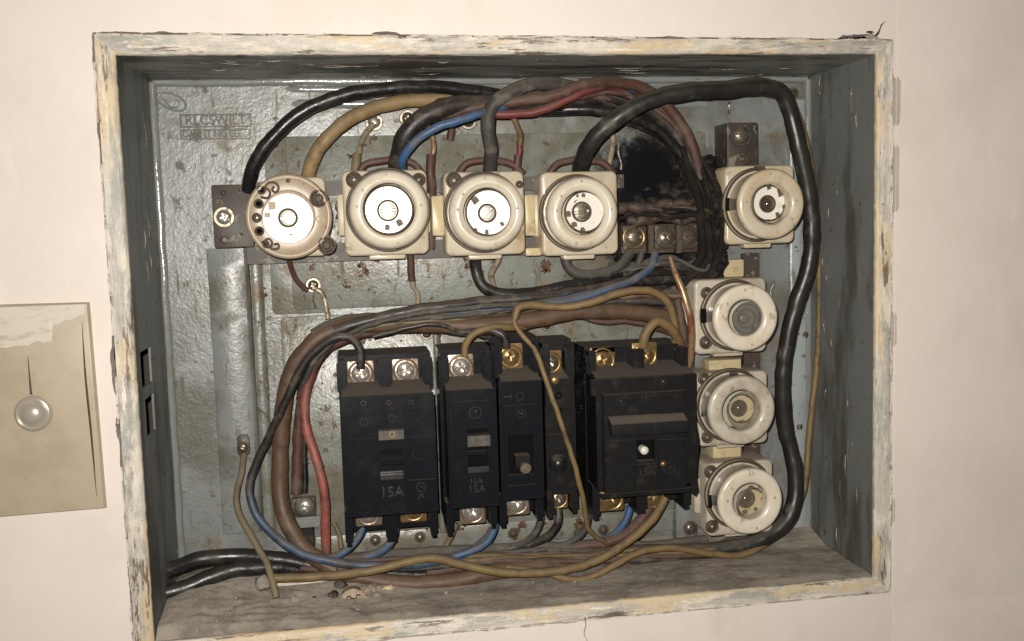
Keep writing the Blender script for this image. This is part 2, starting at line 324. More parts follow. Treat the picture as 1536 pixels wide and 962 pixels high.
def catmull(P, step=2.2):
    P = [Vector(p) for p in P]; Q = [P[0] * 2 - P[1]] + P + [P[-1] * 2 - P[-2]]; out = []
    for i in range(1, len(Q) - 2):
        p0, p1, p2, p3 = Q[i - 1:i + 3]; n = max(2, int((p2 - p1).length / step))
        t1 = max((p1 - p0).length, .01) ** .5; t2 = max((p2 - p1).length, .01) ** .5; t3 = max((p3 - p2).length, .01) ** .5
        m1 = (p1 - p0) / t1 - (p2 - p0) / (t1 + t2) + (p2 - p1) / t2; m2 = (p2 - p1) / t2 - (p3 - p1) / (t2 + t3) + (p3 - p2) / t3
        m1 = m1 * t2; m2 = m2 * t2
        for k in range(n):
            t = k / n; out.append(p1 * (2 * t ** 3 - 3 * t * t + 1) + m1 * (t ** 3 - 2 * t * t + t) + p2 * (-2 * t ** 3 + 3 * t * t) + m2 * (t ** 3 - t * t))
    out.append(Q[-2]); return out
def tube(bm, pts, r, n=14, wob=.05, step=2.2, mi=0):
    P = catmull(pts, step) if step else [Vector(p) for p in pts]; N = len(P)
    t = (P[1] - P[0]).normalized(); u = t.orthogonal().normalized(); prev = None; rows = []
    sd = random.random() * 100
    for i, p in enumerate(P):
        tn = (P[min(i + 1, N - 1)] - P[max(i - 1, 0)]).normalized()
        u = (u - tn * u.dot(tn)).normalized(); v = tn.cross(u)
        rad = r(i / (N - 1)) if callable(r) else r
        rad *= 1 + wob * (noise.noise(p * .12 + Vector((sd, 0, 0))) + .45 * noise.noise(p * .35 + Vector((0, sd, 0))))
        c = p + Vector((noise.noise(p * .05 + Vector((0, sd, 0))), 0, noise.noise(p * .05 + Vector((0, 0, sd))))) * wob * 8 + Vector((noise.noise(p * .14 + Vector((sd, sd, 0))), 0, noise.noise(p * .14 + Vector((0, sd, sd))))) * wob * 7
        rows.append([bm.verts.new(c + (u * math.cos(2 * PI * k / n) + v * math.sin(2 * PI * k / n)) * rad) for k in range(n)])
    for a, c in zip(rows, rows[1:]):
        for k in range(n):
            f = bm.faces.new((a[k], a[(k + 1) % n], c[(k + 1) % n], c[k])); f.material_index = mi
    bm.faces.new(rows[0][::-1]); bm.faces.new(rows[-1]); return bm
def text(bm, s, x, z, y, size, ext=.3, ang=0, cen=True, sx=1.0):
    cu = bpy.data.curves.new('t', 'FONT'); cu.body = s; cu.size = size; cu.extrude = ext; cu.resolution_u = 3; cu.align_x = 'CENTER' if cen else 'LEFT'; cu.align_y = 'CENTER'
    o = bpy.data.objects.new('t', cu); me = bpy.data.meshes.new_from_object(o)
    n0 = len(bm.verts); bm.from_mesh(me); bm.verts.ensure_lookup_table(); vs = bm.verts[n0:]
    bmesh.ops.transform(bm, matrix=Matrix.Translation((x, y, z)) @ Matrix.Rotation(ang, 4, 'Y') @ Matrix.Rotation(PI / 2, 4, 'X') @ Matrix.Diagonal((sx, 1, 1, 1)), verts=vs)
    bpy.data.objects.remove(o); bpy.data.curves.remove(cu); bpy.data.meshes.remove(me); return bm
def frame(bm, x0, x1, z0, z1, a0, a1, b0, b1, yf, yb):   # slab with one rectangular opening
    zt, zb = max(z0, z1), min(z0, z1); bt, bb = max(b0, b1), min(b0, b1)
    o = [(x0, zb), (x1, zb), (x1, zt), (x0, zt)]; h = [(a0, bb), (a1, bb), (a1, bt), (a0, bt)]
    V = [[bm.verts.new((x, y, z)) for x, z in l] for l, y in ((o, yf), (h, yf), (h, yb), (o, yb))]
    for a, c in zip(V, V[1:] + V[:1]):
        for i in range(4): bm.faces.new((a[i], a[(i + 1) % 4], c[(i + 1) % 4], c[i]))
    return bm
def fbm(x, y, z=0, o=4): return noise.fractal(Vector((x, y, z)), 1.0, 2.0, o)

# ================================================================== SETTING: wall and the masonry it hides
BW, BH, BD = 420.0, 312.4, 87.0
OUT = [(-9.6, 10.4), (428.4, 7.4), (429.6, -321.4), (-9.8, -321.0)]      # outer corners of the flange, clockwise from top left
def perim(P, step):
    out = []
    for i in range(4):
        a, c = Vector(P[i]), Vector(P[(i + 1) % 4]); n = int((c - a).length / step)
        for k in range(n): out.append((a + (c - a) * k / n, i))
    return out
bm = B(); hole = []
SLOTS = {1: [(-13, -42, 3.2), (-52, -92, 2.6), (-150, -172, 1.5), (-262, -280, 1.3)], 3: [(-150, -176, 1.3), (-186, -200, 1.4)], 0: [(20, 27, .9), (130, 146, 1.5), (395, 420, 2.2)]}
for (p, s) in perim(OUT, 1.6):
    d = .35 + .9 * max(0, fbm(p.x * .05 + s * 9, p.y * .05, 3)) + .45 * abs(fbm(p.x * .3, p.y * .3, 5))
    k = p.x if s in (0, 2) else p.y
    for (a, c, e) in SLOTS.get(s, []):
        lo, hi = min(a, c), max(a, c)
        if lo <= k <= hi: d += e * min(1, (k - lo) / 2.5, (hi - k) / 2.5) * (.75 + .5 * abs(fbm(k * .3, s, 1)))
    nrm = [(0, 1), (1, 0), (0, -1), (-1, 0)][s]
    hole.append((p.x + nrm[0] * d, p.y + nrm[1] * d))
WY = -2.6
hv = [bm.verts.new((x, WY, z)) for x, z in hole]; hb = [bm.verts.new((x, WY + 9, z)) for x, z in hole]
n = len(hv)
for i in range(n): bm.faces.new((hv[i], hv[(i + 1) % n], hb[(i + 1) % n], hb[i]))
he = [bm.edges.get((hv[i], hv[(i + 1) % n])) for i in range(n)]
ov = [bm.verts.new(p) for p in ((-420, WY, 330), (431.4, WY, 330), (431.4, WY, -640), (-420, WY, -640))]
# the panel joint of the wall runs just right of the box, so the left sheet ends there
oe = [bm.edges.new((ov[i], ov[(i + 1) % 4])) for i in range(4)]
# keep the hole inside the sheet
for v in hv + hb:
    if v.co.x > 431.0: v.co.x = 431.0
bmesh.ops.triangle_fill(bm, use_beauty=True, edges=he + oe)
tag(obj('wall', bm, WALL, smooth=0), kind='structure', label='cream painted plaster wall around the recessed box')
bm = B(); zs = [330 - 970 * i / 600 for i in range(601)]; L0 = []; L1 = []
for z in zs:
    e = 431.0 + .25 * fbm(z * .15, 2)
    if -330 < z < 12:
        e = max(e, 430.6 + .6 * abs(fbm(z * .25, 7)))
        for (a, c, k) in SLOTS[1]:
            if c <= z <= a: e += k * min(1, (z - c) / 2.5, (a - z) / 2.5) * (.75 + .4 * abs(fbm(z * .3, 4)))
    L0.append((e, z))
va = [bm.verts.new((x, WY + 5, z)) for x, z in L0]; vb = [bm.verts.new((x, WY - .02 - (.18 if z > -330 else 0), z)) for x, z in L0]; vc = [bm.verts.new((x + 1.2, WY - .28, z)) for x, z in L0]; vd = [bm.verts.new((760, WY - .28, z)) for x, z in L0]
for r0, r1 in ((va, vb), (vb, vc), (vc, vd)):
    for i in range(len(zs) - 1): bm.faces.new((r0[i], r1[i], r1[i + 1], r0[i + 1]))
tag(obj('wall_board', bm, WALL, smooth=30), kind='structure', label='cream painted wall board right of the joint beside the box')
bm = B()                                                     # masonry pocket behind the sheet
a, b_, c, d, y0, y1 = -26, 446, 26, -338, 8, 104
V = [bm.verts.new(p) for p in ((a, y0, c), (b_, y0, c), (b_, y0, d), (a, y0, d), (a, y1, c), (b_, y1, c), (b_, y1, d), (a, y1, d))]
for q in ((0, 1, 5, 4), (1, 2, 6, 5), (2, 3, 7, 6), (3, 0, 4, 7), (4, 5, 6, 7)): bm.faces.new([V[i] for i in q])
for e0, e1, e2, e3 in (((-500, c), (b_ + 400, c), (b_ + 400, 400), (-500, 400)), ((-500, -700), (b_ + 400, -700), (b_ + 400, d), (-500, d)), ((-500, d), (a, d), (a, c), (-500, c)), ((b_, d), (b_ + 400, d), (b_ + 400, c), (b_, c))):
    bm.faces.new([bm.verts.new((x, y0, z)) for x, z in (e0, e1, e2, e3)])
tag(obj('masonry', bm, MASON, smooth=0), kind='structure', label='dark masonry behind the plaster')
# plaster cracks: hairline crevices with broken lips
def crack(pts, wd):
    bm = B(); P = [at(x, y, WY - .12) for x, y in pts]; Q = catmull(P, 1.5); rows = []
    for i, p in enumerate(Q):
        k = i / (len(Q) - 1); h = wd * (1 - .7 * k) * (.6 + .8 * abs(fbm(p.x * .4, p.z * .4, 9)))
        rows.append([bm.verts.new((p.x - h, WY - .05, p.z + h * .3)), bm.verts.new((p.x + .25 * fbm(p.z, 1), WY - .3, p.z)), bm.verts.new((p.x + h, WY - .05, p.z - h * .3))])
    for r0, r1 in zip(rows, rows[1:]):
        for k in range(2): bm.faces.new((r0[k], r0[k + 1], r1[k + 1], r1[k]))
    return bm
for pts, wd in (([(877, 926), (879, 938), (876, 950), (881, 962), (884, 985)], .35), ([(1313, 55), (1319, 47), (1322, 38), (1328, 32)], .9), ([(1302, 50), (1308, 47), (1312, 50)], 1.8)):
    tag(obj('wall_crack', crack(pts, wd), GRIME_SHADE), kind='structure')

# ================================================================== BOX
enc = thing('electrical_box', 'large recessed grey green metal box with chipped paint flange, set in the cream wall', 'electrical box', (0, BD, 0))
bm = B(); grid = []
INN = [(0, 0), (BW, 0), (BW, -BH), (0, -BH)]
pi_, po = perim(INN, 2.0), perim(OUT, 2.0)
np_ = []
for i in range(4):
    a, c = Vector(INN[i]), Vector(INN[(i + 1) % 4]); A, C = Vector(OUT[i]), Vector(OUT[(i + 1) % 4]); n = int((c - a).length / 1.7)
    for k in range(n):
        t = k / n; np_.append((a + (c - a) * t, A + (C - A) * t, i))
prof = [(0, 2.0), (0, .5), (.04, -.3), (.2, -.9), (.4, -1.4), (.6, -1.8), (.8, -2.2), (.95, -2.5), (1.0, -1.9), (1.0, 4)]
rows = []
for p, q, s in np_:
    row = []
    for j, (u, y) in enumerate(prof):
        c = p + (q - p) * u; nz = fbm(c.x * .09, c.y * .09, 1) * .55 + fbm(c.x * .45, c.y * .45, 2) * .28
        if u == 0: c = c + Vector((fbm(c.x * .2, c.y * .2, 6), fbm(c.x * .2, c.y * .2, 8))) * .35
        if u == 1: c = c + (q - p).normalized() * (fbm(c.x * .15, c.y * .15, 12) * .5 - .2)
        row.append(bm.verts.new((c.x, y + (nz if 0 < u < 1 or j == 1 else 0), c.y)))
    rows.append((row, s))
for i in range(len(rows)):
    (a, s), (c, _) = rows[i], rows[(i + 1) % len(rows)]
    for j in range(len(prof) - 1):
        f = bm.faces.new((a[j], a[j + 1], c[j + 1], c[j])); f.material_index = s % 2
obj('flange', bm, [FLH, FLV], enc, smooth=60, label='chipped flange with cream, yellow and grey paint layers')
def wallgrid(nm, m, fn, us, vs, miss=(), th=None):           # sheet with openings; fn(u, v, depth) -> xyz
    bm = B(); cells = {(i, j) for i in range(len(us) - 1) for j in range(len(vs) - 1) if not any(a <= (us[i] + us[i + 1]) / 2 <= b2 and c <= (vs[j] + vs[j + 1]) / 2 <= d2 for a, b2, c, d2 in miss)}
    V = {}
    def g(i, j, k):
        if (i, j, k) not in V: V[i, j, k] = bm.verts.new(fn(us[i], vs[j], k))
        return V[i, j, k]
    for i, j in cells:
        for k in (0, 1): bm.faces.new((g(i, j, k), g(i + 1, j, k), g(i + 1, j + 1, k), g(i, j + 1, k)))
        for di, dj, e in ((-1, 0, ((i, j), (i, j + 1))), (1, 0, ((i + 1, j), (i + 1, j + 1))), (0, -1, ((i, j), (i + 1, j))), (0, 1, ((i, j + 1), (i + 1, j + 1)))):
            if (i + di, j + dj) not in cells: bm.faces.new((g(*e[0], 0), g(*e[1], 0), g(*e[1], 1), g(*e[0], 1)))
    return obj(nm, bm, m, enc, smooth=40)
def lin(a, b2, n): return [a + (b2 - a) * i / n for i in range(n + 1)]
sl = []
for pts in (((210, 529), (229, 572)), ((217, 600), (234, 644))):
    p0, p1 = atx(*pts[0], 0), atx(*pts[1], 0); sl.append((p0.y, p1.y, p1.z, p0.z))
ys = sorted(set(lin(2, BD, 12) + [q for s in sl for q in s[:2]])); zs = sorted(set(lin(-BH, 0, 40) + [q for s in sl for q in s[2:]]))
wob = lambda a, b2: fbm(a * .03, b2 * .03, 4) * .8
wallgrid('left_side_wall', SIDEV, lambda u, v, k: (-1.3 * k + (wob(u, v) * .6 if k == 0 and v not in (0, -BH) else 0), u, v), ys, zs, sl)
wallgrid('right_side_wall', SIDEV, lambda u, v, k: (BW + 1.3 * k, u, v), lin(2, BD, 12), lin(-BH, 0, 40))
wallgrid('top_side_wall', SIDEP, lambda u, v, k: (u, v, 1.3 * k + (wob(u, v) * .8 if k == 0 and 0 < u < BW else 0)), lin(0, BW, 50), lin(2, BD, 10))
wallgrid('bottom_side_wall', SIDEP, lambda u, v, k: (u, v, -BH - 1.3 * k), lin(0, BW, 50), lin(2, BD, 10))
wallgrid('back_panel', PAINT, lambda u, v, k: (u, BD + 1.5 * k + (fbm(u * .02, v * .02, 7) * .5 if k == 0 else 0), v), lin(0, BW, 50), lin(-BH, 0, 40))
for nm, pts in (('fold', [(2, BD - 2, -1.2), (BW - 2, BD - 2, -1.2)]), ('fold', [(1.2, BD - 2, -2), (1.2, BD - 2, -BH + 2)]), ('fold', [(BW - 1.2, BD - 2, -2), (BW - 1.2, BD - 2, -BH + 2)])):
    obj(nm, tube(B(), [Vector(pts[0]), (Vector(pts[0]) + Vector(pts[1])) / 2, Vector(pts[1])], 2.6, 12, .06, 6), PAINTG, enc)
for x0p, x1p, yp, r in ((424, 1060, 134, 2.2), (436, 1060, 156, 3.0)):            # pressed ribs above the plate
    a, c = at(x0p, yp, BD), at(x1p, yp, BD); r_ = []
    obj('pressed_rib', tube(B(), [a + Vector((0, 1, 0)), (a + c) / 2 + Vector((0, 1, 0)), c + Vector((0, 1, 0))], lambda t, r=r: r * min(1, .3 + t * 40), 14, .04, 5), PAINTG, enc)
# pressed lettering and emblem, top left of the back panel
x0, x1, z0, z1 = rc(270, 171, 377, 191, BD - .5)
bm = B(); frame(bm, x0, x1, z0, z1, x0 + .8, x1 - .8, z0 - .8, z1 + .8, BD - 1.6, BD + .6); text(bm, 'RLCSWILT', (x0 + x1) / 2, (z0 + z1) / 2, BD - 1.2, 8.6, .9, sx=.90)
obj('pressed_lettering', bm, mat('recess_tone_enamel', (.070, .068, .055), .4, bump=[(2.4, .2, .3)]), enc, smooth=30)  # lettering coloured darker than the panel to imitate the shade of a recess
x0, x1, z0, z1 = rc(271, 194, 376, 209, BD - .5)
bm = B(); frame(bm, x0, x1, z0, z1, x0 + .6, x1 - .6, z0 - .6, z1 + .6, BD - 1.5, BD + .6); text(bm, 'DAVNT NO EEE', (x0 + x1) / 2 - 2, (z0 + z1) / 2, BD - 1.2, 6.0, .9, sx=.82)
obj('pressed_lettering', bm, mat('recess_tone_enamel', (.070, .068, .055), .4, bump=[(2.4, .2, .3)]), enc, smooth=30)
bm = B(); c = at(258, 153, BD - .3); pts = [(c.x + 8 * math.cos(t), BD - .7, c.z + 4.8 * math.sin(t) - 2.4 * math.cos(t)) for t in lin(0, 2 * PI, 24)]
tube(bm, pts, .7, 8, 0, 1.2); tube(bm, [(c.x - 8, BD - .3, c.z + 5), (c.x - 4.5, BD - .3, c.z + 1), (c.x - 1, BD - .3, c.z - 3), (c.x + 3.4, BD - .3, c.z - 3), (c.x + 4, BD - .3, c.z + .5), (c.x + 1, BD - .3, c.z + 1)], .6, 8, 0, 1)
obj('pressed_emblem', bm, PAINT, enc)
c = at(227, 129, BD - 1); obj('rivet', screwhead(B(), c.x, c.z, BD - 1, 3.0, 'none', 0, 1.6), PAINT, enc)

# ================================================================== mounting plates and their screws
def plate(nm, label, rect, yf, yb, m=PLATE, r=3.5, extra=None):
    x0, x1, z0, z1 = rect
    t = thing(nm, label, 'mounting plate', ((x0 + x1) / 2, yb, z1), 'thin metal mounting plates on the back of the box')
    obj('sheet', rblock(B(), x0, x1, z0, z1, yb, yf, r, .5), m, t)
    return t
upl = plate('mounting_plate', 'upper olive grey plate behind the horizontal row of fuse holders', (77.5, 346, -34.8, -141), 81.2, 82.6)
plate('mounting_plate', 'narrow olive grey plate edge left of the upper row plate', (64.6, 100, -34.4, -143.5), 84.2, 85.4)
lpl = plate('mounting_plate', 'lower olive grey rusty plate behind the black circuit breakers', (69.4, 322, -145, -286), 81.0, 82.4)
bpl = plate('mounting_plate', 'bottom grey plate strip under the circuit breakers', (66, 333, -286.6, -301), 83.4, 84.6)
rpl = plate('mounting_plate', 'upright grey plate behind the right hand column of fuse holders', (333.6, 384, -100, -300), 80.8, 82.2, PAINT)
def upright(nm, label, px0, px1, py0, py1, yf, m=PAINT):
    x0, x1, z0, z1 = rc(px0, py0, px1, py1, yf)
    t = thing(nm, label, 'metal strip', ((x0 + x1) / 2, 86, z1), 'upright folded strips in the box')
    bm = B(); sec = [(x0, 86), (x0, yf), (x0 + 1, yf - .6), (x1 - 3, yf - .6), (x1 - 1.4, yf + .6), (x1 - .6, yf + 2.4), (x1, 86)]
    V = [[bm.verts.new((x + .3 * fbm(z * .05, x), y, z)) for x, y in sec] for z in lin(z1, z0, 30)]
    for a, c in zip(V, V[1:]):
        for k in range(len(sec) - 1): bm.faces.new((a[k], a[k + 1], c[k + 1], c[k]))
    bm.faces.new(V[0]); bm.faces.new(V[-1])
    obj('channel', bm, m, t); return t
upright('channel_strip', 'upright grey channel strip below the dark bracket at far left', 322, 384, 372, 800, 81.5)
upright('channel_strip', 'narrow upright tan stained strip right of the far left channel', 386, 404, 372, 815, 84.2, PLATE)
upright('channel_strip', 'pale upright strip behind the thick black cable near the right side', 1186, 1214, 150, 830, 83.5, mat('pale_highlight_enamel', (.30, .33, .335), .3, layers=[dict(c=(.12, .12, .105), s=18, lo=.48, hi=.60, st=(1, 1, .3)), dict(c=(.06, .045, .03), s=5, lo=.60, hi=.68, a=.8)], bump=[(6, .5, .4)]))  # pale colour stands in for upright highlights and smeared white paint
upright('channel_strip', 'upright grey strip between the breakers and the column of fuse holders', 1012, 1046, 400, 812, 76, PAINT)
upright('channel_strip', 'thin upright strip between the first and second breaker', 655, 668, 500, 800, 77, PLATE)
def pscrew(par, px, py, y, R, kind='plus', m=STEELD, ang=.4, wash=True, dome=1.6):
    c = at(px, py, y)
    s = obj('panel_screw', screwhead(B(), c.x, c.z, y - (1.0 if wash else 0), R, kind, ang, dome, .9, 2.5), m, par)
    if wash: obj('washer', disc(B(), c.x, c.z, R * 1.42, y + .6, y - .8, .4, 28), STEELD if m != BRASS else BRASS, s)
for px, py in ((470, 428), (612, 178), (702, 182), (963, 190)): pscrew(upl, px, py, 80.5 if py > 200 else 86, 3.3 if py > 200 else 3.8, 'plus', STEELD, random.random())
for px, py in ((561, 183),): pscrew(upl, px, py, 86, 4, 'slot', STEEL, .7)
for px, py in ((563, 811), (630, 806), (770, 800), (868, 800), (905, 795)): pscrew(bpl, px, py, 83.2, 2.6, 'none', GRIME_SHADE if px > 700 else STEELD, 0, True, 1.2)
for px, py in ((820, 487), (640, 500)): pscrew(lpl, px, py, 80.8, 3, 'slot', STEELD, .1)
for px, py in ((1207, 502), (1198, 640), (1202, 745), (1190, 140)): pscrew(rpl, px, py, 84.5, 2.7, 'slot', GRIME_SHADE, .5 + px, True, 1.5)
# little paper and paint drips hanging from screws: bare earth wires
def tw(pts, Y): return [at(p[0], p[1], p[2] if len(p) > 2 else Y) for p in pts]
WIREDEFS = []
def wire(nm, label, m, dia, pts, Y=55, cat='wire', n=14, wob=.07, taper=None, group='insulated wires inside the box'):
    P = tw(pts, Y); k = sum(mmpx(p) for p in P) / len(P); r = dia / 2 * k
    rf = (lambda t: r * taper(t)) if taper else r
    o = obj(nm, tube(B(), P, rf, n, wob), m, org=P[0], smooth=60)
    return tag(o, label, cat, group)

bm = B()
def fleck(bm, c, u, v, nrm, L_, W_, k):          # curled flake lying on a surface
    nn = 7; rows = []
    for i in range(nn + 1):
        t = i / nn; w_ = W_ * (math.sin(PI * t) ** .6) * (.6 + .6 * abs(fbm(t * 3, k))); off = v * (.8 * W_ * fbm(t * 1.5, k + 5)); lift = nrm * (.25 + .5 * math.sin(PI * t))
        rows.append([bm.verts.new(c + u * (L_ * (t - .5)) + off + v * (w_ * e) + lift * (1 if e else 1.4)) for e in (-.5, 0, .5)])
    for a, c_ in zip(rows, rows[1:]):
        for k_ in range(2): bm.faces.new((a[k_], a[k_ + 1], c_[k_ + 1], c_[k_]))
for i in range(46):
    x, y = random.uniform(10, 410), random.uniform(8, 80); fleck(bm, Vector((x, y, -1.0)), Vector((1, random.uniform(-.1, .1), 0)), Vector((0, 1, 0)), Vector((0, 0, -1)), random.uniform(5, 26), random.uniform(.8, 3.4), i)
for i in range(34):
    z, y = random.uniform(-305, -5), random.uniform(8, 80); sx_ = random.choice((0, 1))
    if sx_ and -250 < z < -140: continue
    fleck(bm, Vector((1.0 if sx_ else BW - .6, y, z)), Vector((0, 0, 1)), Vector((0, 1, 0)), Vector((1 if sx_ else -1, 0, 0)), random.uniform(3, 16), random.uniform(.6, 2.4), i + 90)
obj('paint_flakes', bm, mat('flake_paint', (.42, .40, .34), .5, layers=[dict(c=(.14, .13, .11), s=12, lo=.44, hi=.52), dict(c=(.62, .58, .50), s=6, lo=.60, hi=.64)]), enc, kind='stuff')
bm = B()
for px, py, L_ in ((563, 200, 34), (552, 205, 22), (704, 196, 40), (612, 196, 20), (470, 440, 26), (668, 222, 30), (930, 215, 40), (505, 300, 30), (700, 255, 20), (820, 240, 16), (545, 392, 14), (640, 395, 12), (800, 395, 16), (1100, 150, 22), (1190, 440, 30), (1160, 420, 24), (415, 640, 50), (398, 560, 40), (672, 560, 60), (668, 660, 40), (860, 500, 12), (500, 620, 40), (496, 700, 30)):
    p0 = at(px, py, 81); p1 = at(px + random.uniform(-4, 4), py + L_, 81); dd = (p1 - p0); y_ = 80.9 if (py > 205) else 86.6
    tube(bm, [Vector((p0.x, y_, p0.z)), Vector((p0.x + dd.x * .3 + random.uniform(-.8, .8), y_, p0.z + dd.z * .35)), Vector((p0.x + dd.x * .7 + random.uniform(-.8, .8), y_, p0.z + dd.z * .7)), Vector((p1.x, y_, p1.z))], lambda t, k=random.uniform(.5, 1.1): k * (.35 + .65 * abs(math.sin(t * 5))), 7, .2, 1.5)
obj('paint_drips', bm, mat('dirty_drip_paint', (.20, .18, .13), .3, layers=[dict(c=(.07, .05, .03), s=7, lo=.46, hi=.56), dict(c=(.34, .32, .26), s=6, lo=.60, hi=.66)], bump=[(2, .3, .5)]), enc, kind='stuff')
bm = B()
for px, py, R_ in ((600, 500, 3), (640, 497, 5), (655, 505, 3), (770, 795, 6), (690, 790, 4), (868, 790, 5), (640, 790, 3), (812, 790, 3), (455, 620, 3), (480, 545, 3), (520, 430, 2.5), (560, 215, 3), (525, 235, 2), (398, 440, 3), (600, 792, 2.5), (545, 405, 4), (820, 402, 5), (700, 395, 3)):
    y_ = 83.3 if py > 770 else 81.1; c = at(px, py, y_)
    for j_ in range(5):
        cx, cz = c.x + random.gauss(0, R_ * .5), c.z + random.gauss(0, R_ * .5); q_ = R_ * random.uniform(.2, .55)
        vv = [(cx + q_ * math.cos(t_) * (1 + .35 * math.sin(3 * t_ + px)), cz + q_ * math.sin(t_) * (1 + .3 * math.sin(5 * t_ + j_))) for t_ in lin(0, 2 * PI, 14)[:-1]]
        loft(bm, [[(x_, y_ + .1, z_) for x_, z_ in vv], [(cx + (x_ - cx) * .7, y_ - .25, cz + (z_ - cz) * .7) for x_, z_ in vv]])
obj('rust_scabs', bm, mat('rust_scab', (.075, .040, .022), .8, layers=[dict(c=(.13, .075, .035), s=2.5, lo=.5, hi=.6)], bump=[(1, .4, .8)]), lpl, kind='stuff')
# ================================================================== rails
def bar(bm, a, b, c, d, yf, yb): x0, x1, z0, z1 = rc(a, b, c, d, yf); return box(bm, x0, x1, yf, yb, z0, z1)
rail = thing('mounting_rail', 'dark brown steel rail with screwed end bracket carrying the horizontal fuse row', 'rail', at(350, 325, 80), 'steel rails carrying the fuse holders')
x0, x1, z0, z1 = rc(319, 277, 379, 372, 66)
bm = B(); rblock(bm, x0, x1, z0, z1, 69, 66, 1.2, .5); box(bm, x0, x0 + 2.4, 69, 82, z0, z1); obj('end_bracket', bm, DKMETAL, rail, bev=0)
obj('rail_bar', bar(B(), 370, 268, 936, 289, 70, 74), DKMETAL, rail, bev=.4); obj('rail_bar', bar(B(), 370, 358, 1065, 385, 70, 74), DKMETAL, rail, bev=.4)
c = at(336, 326, 64.5); s = obj('rail_screw', screwhead(B(), c.x, c.z, 63.6, 4.3, 'star', .3, 1.6, 1.0, 2.5), STEEL, rail); obj('washer', disc(B(), c.x, c.z, 6.2, 66.4, 64.4, .4), STEELD, s)
for px, py, r in ((335, 290, 1.3), (336, 360, 1.9), (360, 285, .8), (362, 352, .8)):
    c = at(px, py, 65.6); obj('rivet', screwhead(B(), c.x, c.z, 65.8, r * 1.3, 'none', 0, .7, 0, .5, 20, 4), DKMETAL, rail)
rail2 = thing('mounting_rail', 'grey brown upright rail with top bracket carrying the fuse column at right', 'rail', at(1112, 800, 80), 'steel rails carrying the fuse holders')
x0, x1, z0, z1 = rc(1091, 184, 1137, 262, 60)
bm = B(); rblock(bm, x0, x1, z0, z1, 62, 60, 1.2, .5); box(bm, x0, x0 + 2, 62, 82, z0, z1); obj('top_bracket', bm, DKMETAL, rail2)
c = at(1113, 203, 58); s = obj('rail_screw', screwhead(B(), c.x, c.z, 58, 5.2, 'slot', .1, 1.8, .8, 2.6), STEELD, rail2); obj('washer', disc(B(), c.x, c.z, 7.4, 60.3, 58.6, .5), DKMETAL, s)
c = at(1115, 238, 59); obj('bolt_hole', lathe(B(), c.x, c.z, [(3, 60.2), (3.2, 59.6), (2.4, 59.5), (1.6, 60.3)], 24, False, True), GRIME_SHADE, rail2)
obj('rail_bar', bar(B(), 1068, 380, 1090, 800, 72, 76), DKMETAL, rail2, bev=.4); obj('rail_bar', bar(B(), 1116, 380, 1140, 800, 72, 76), DKMETAL, rail2, bev=.4)
c = at(1035, 790, 76); pscrew(rail2, 1035, 792, 76, 3.6, 'plus', STEELD)

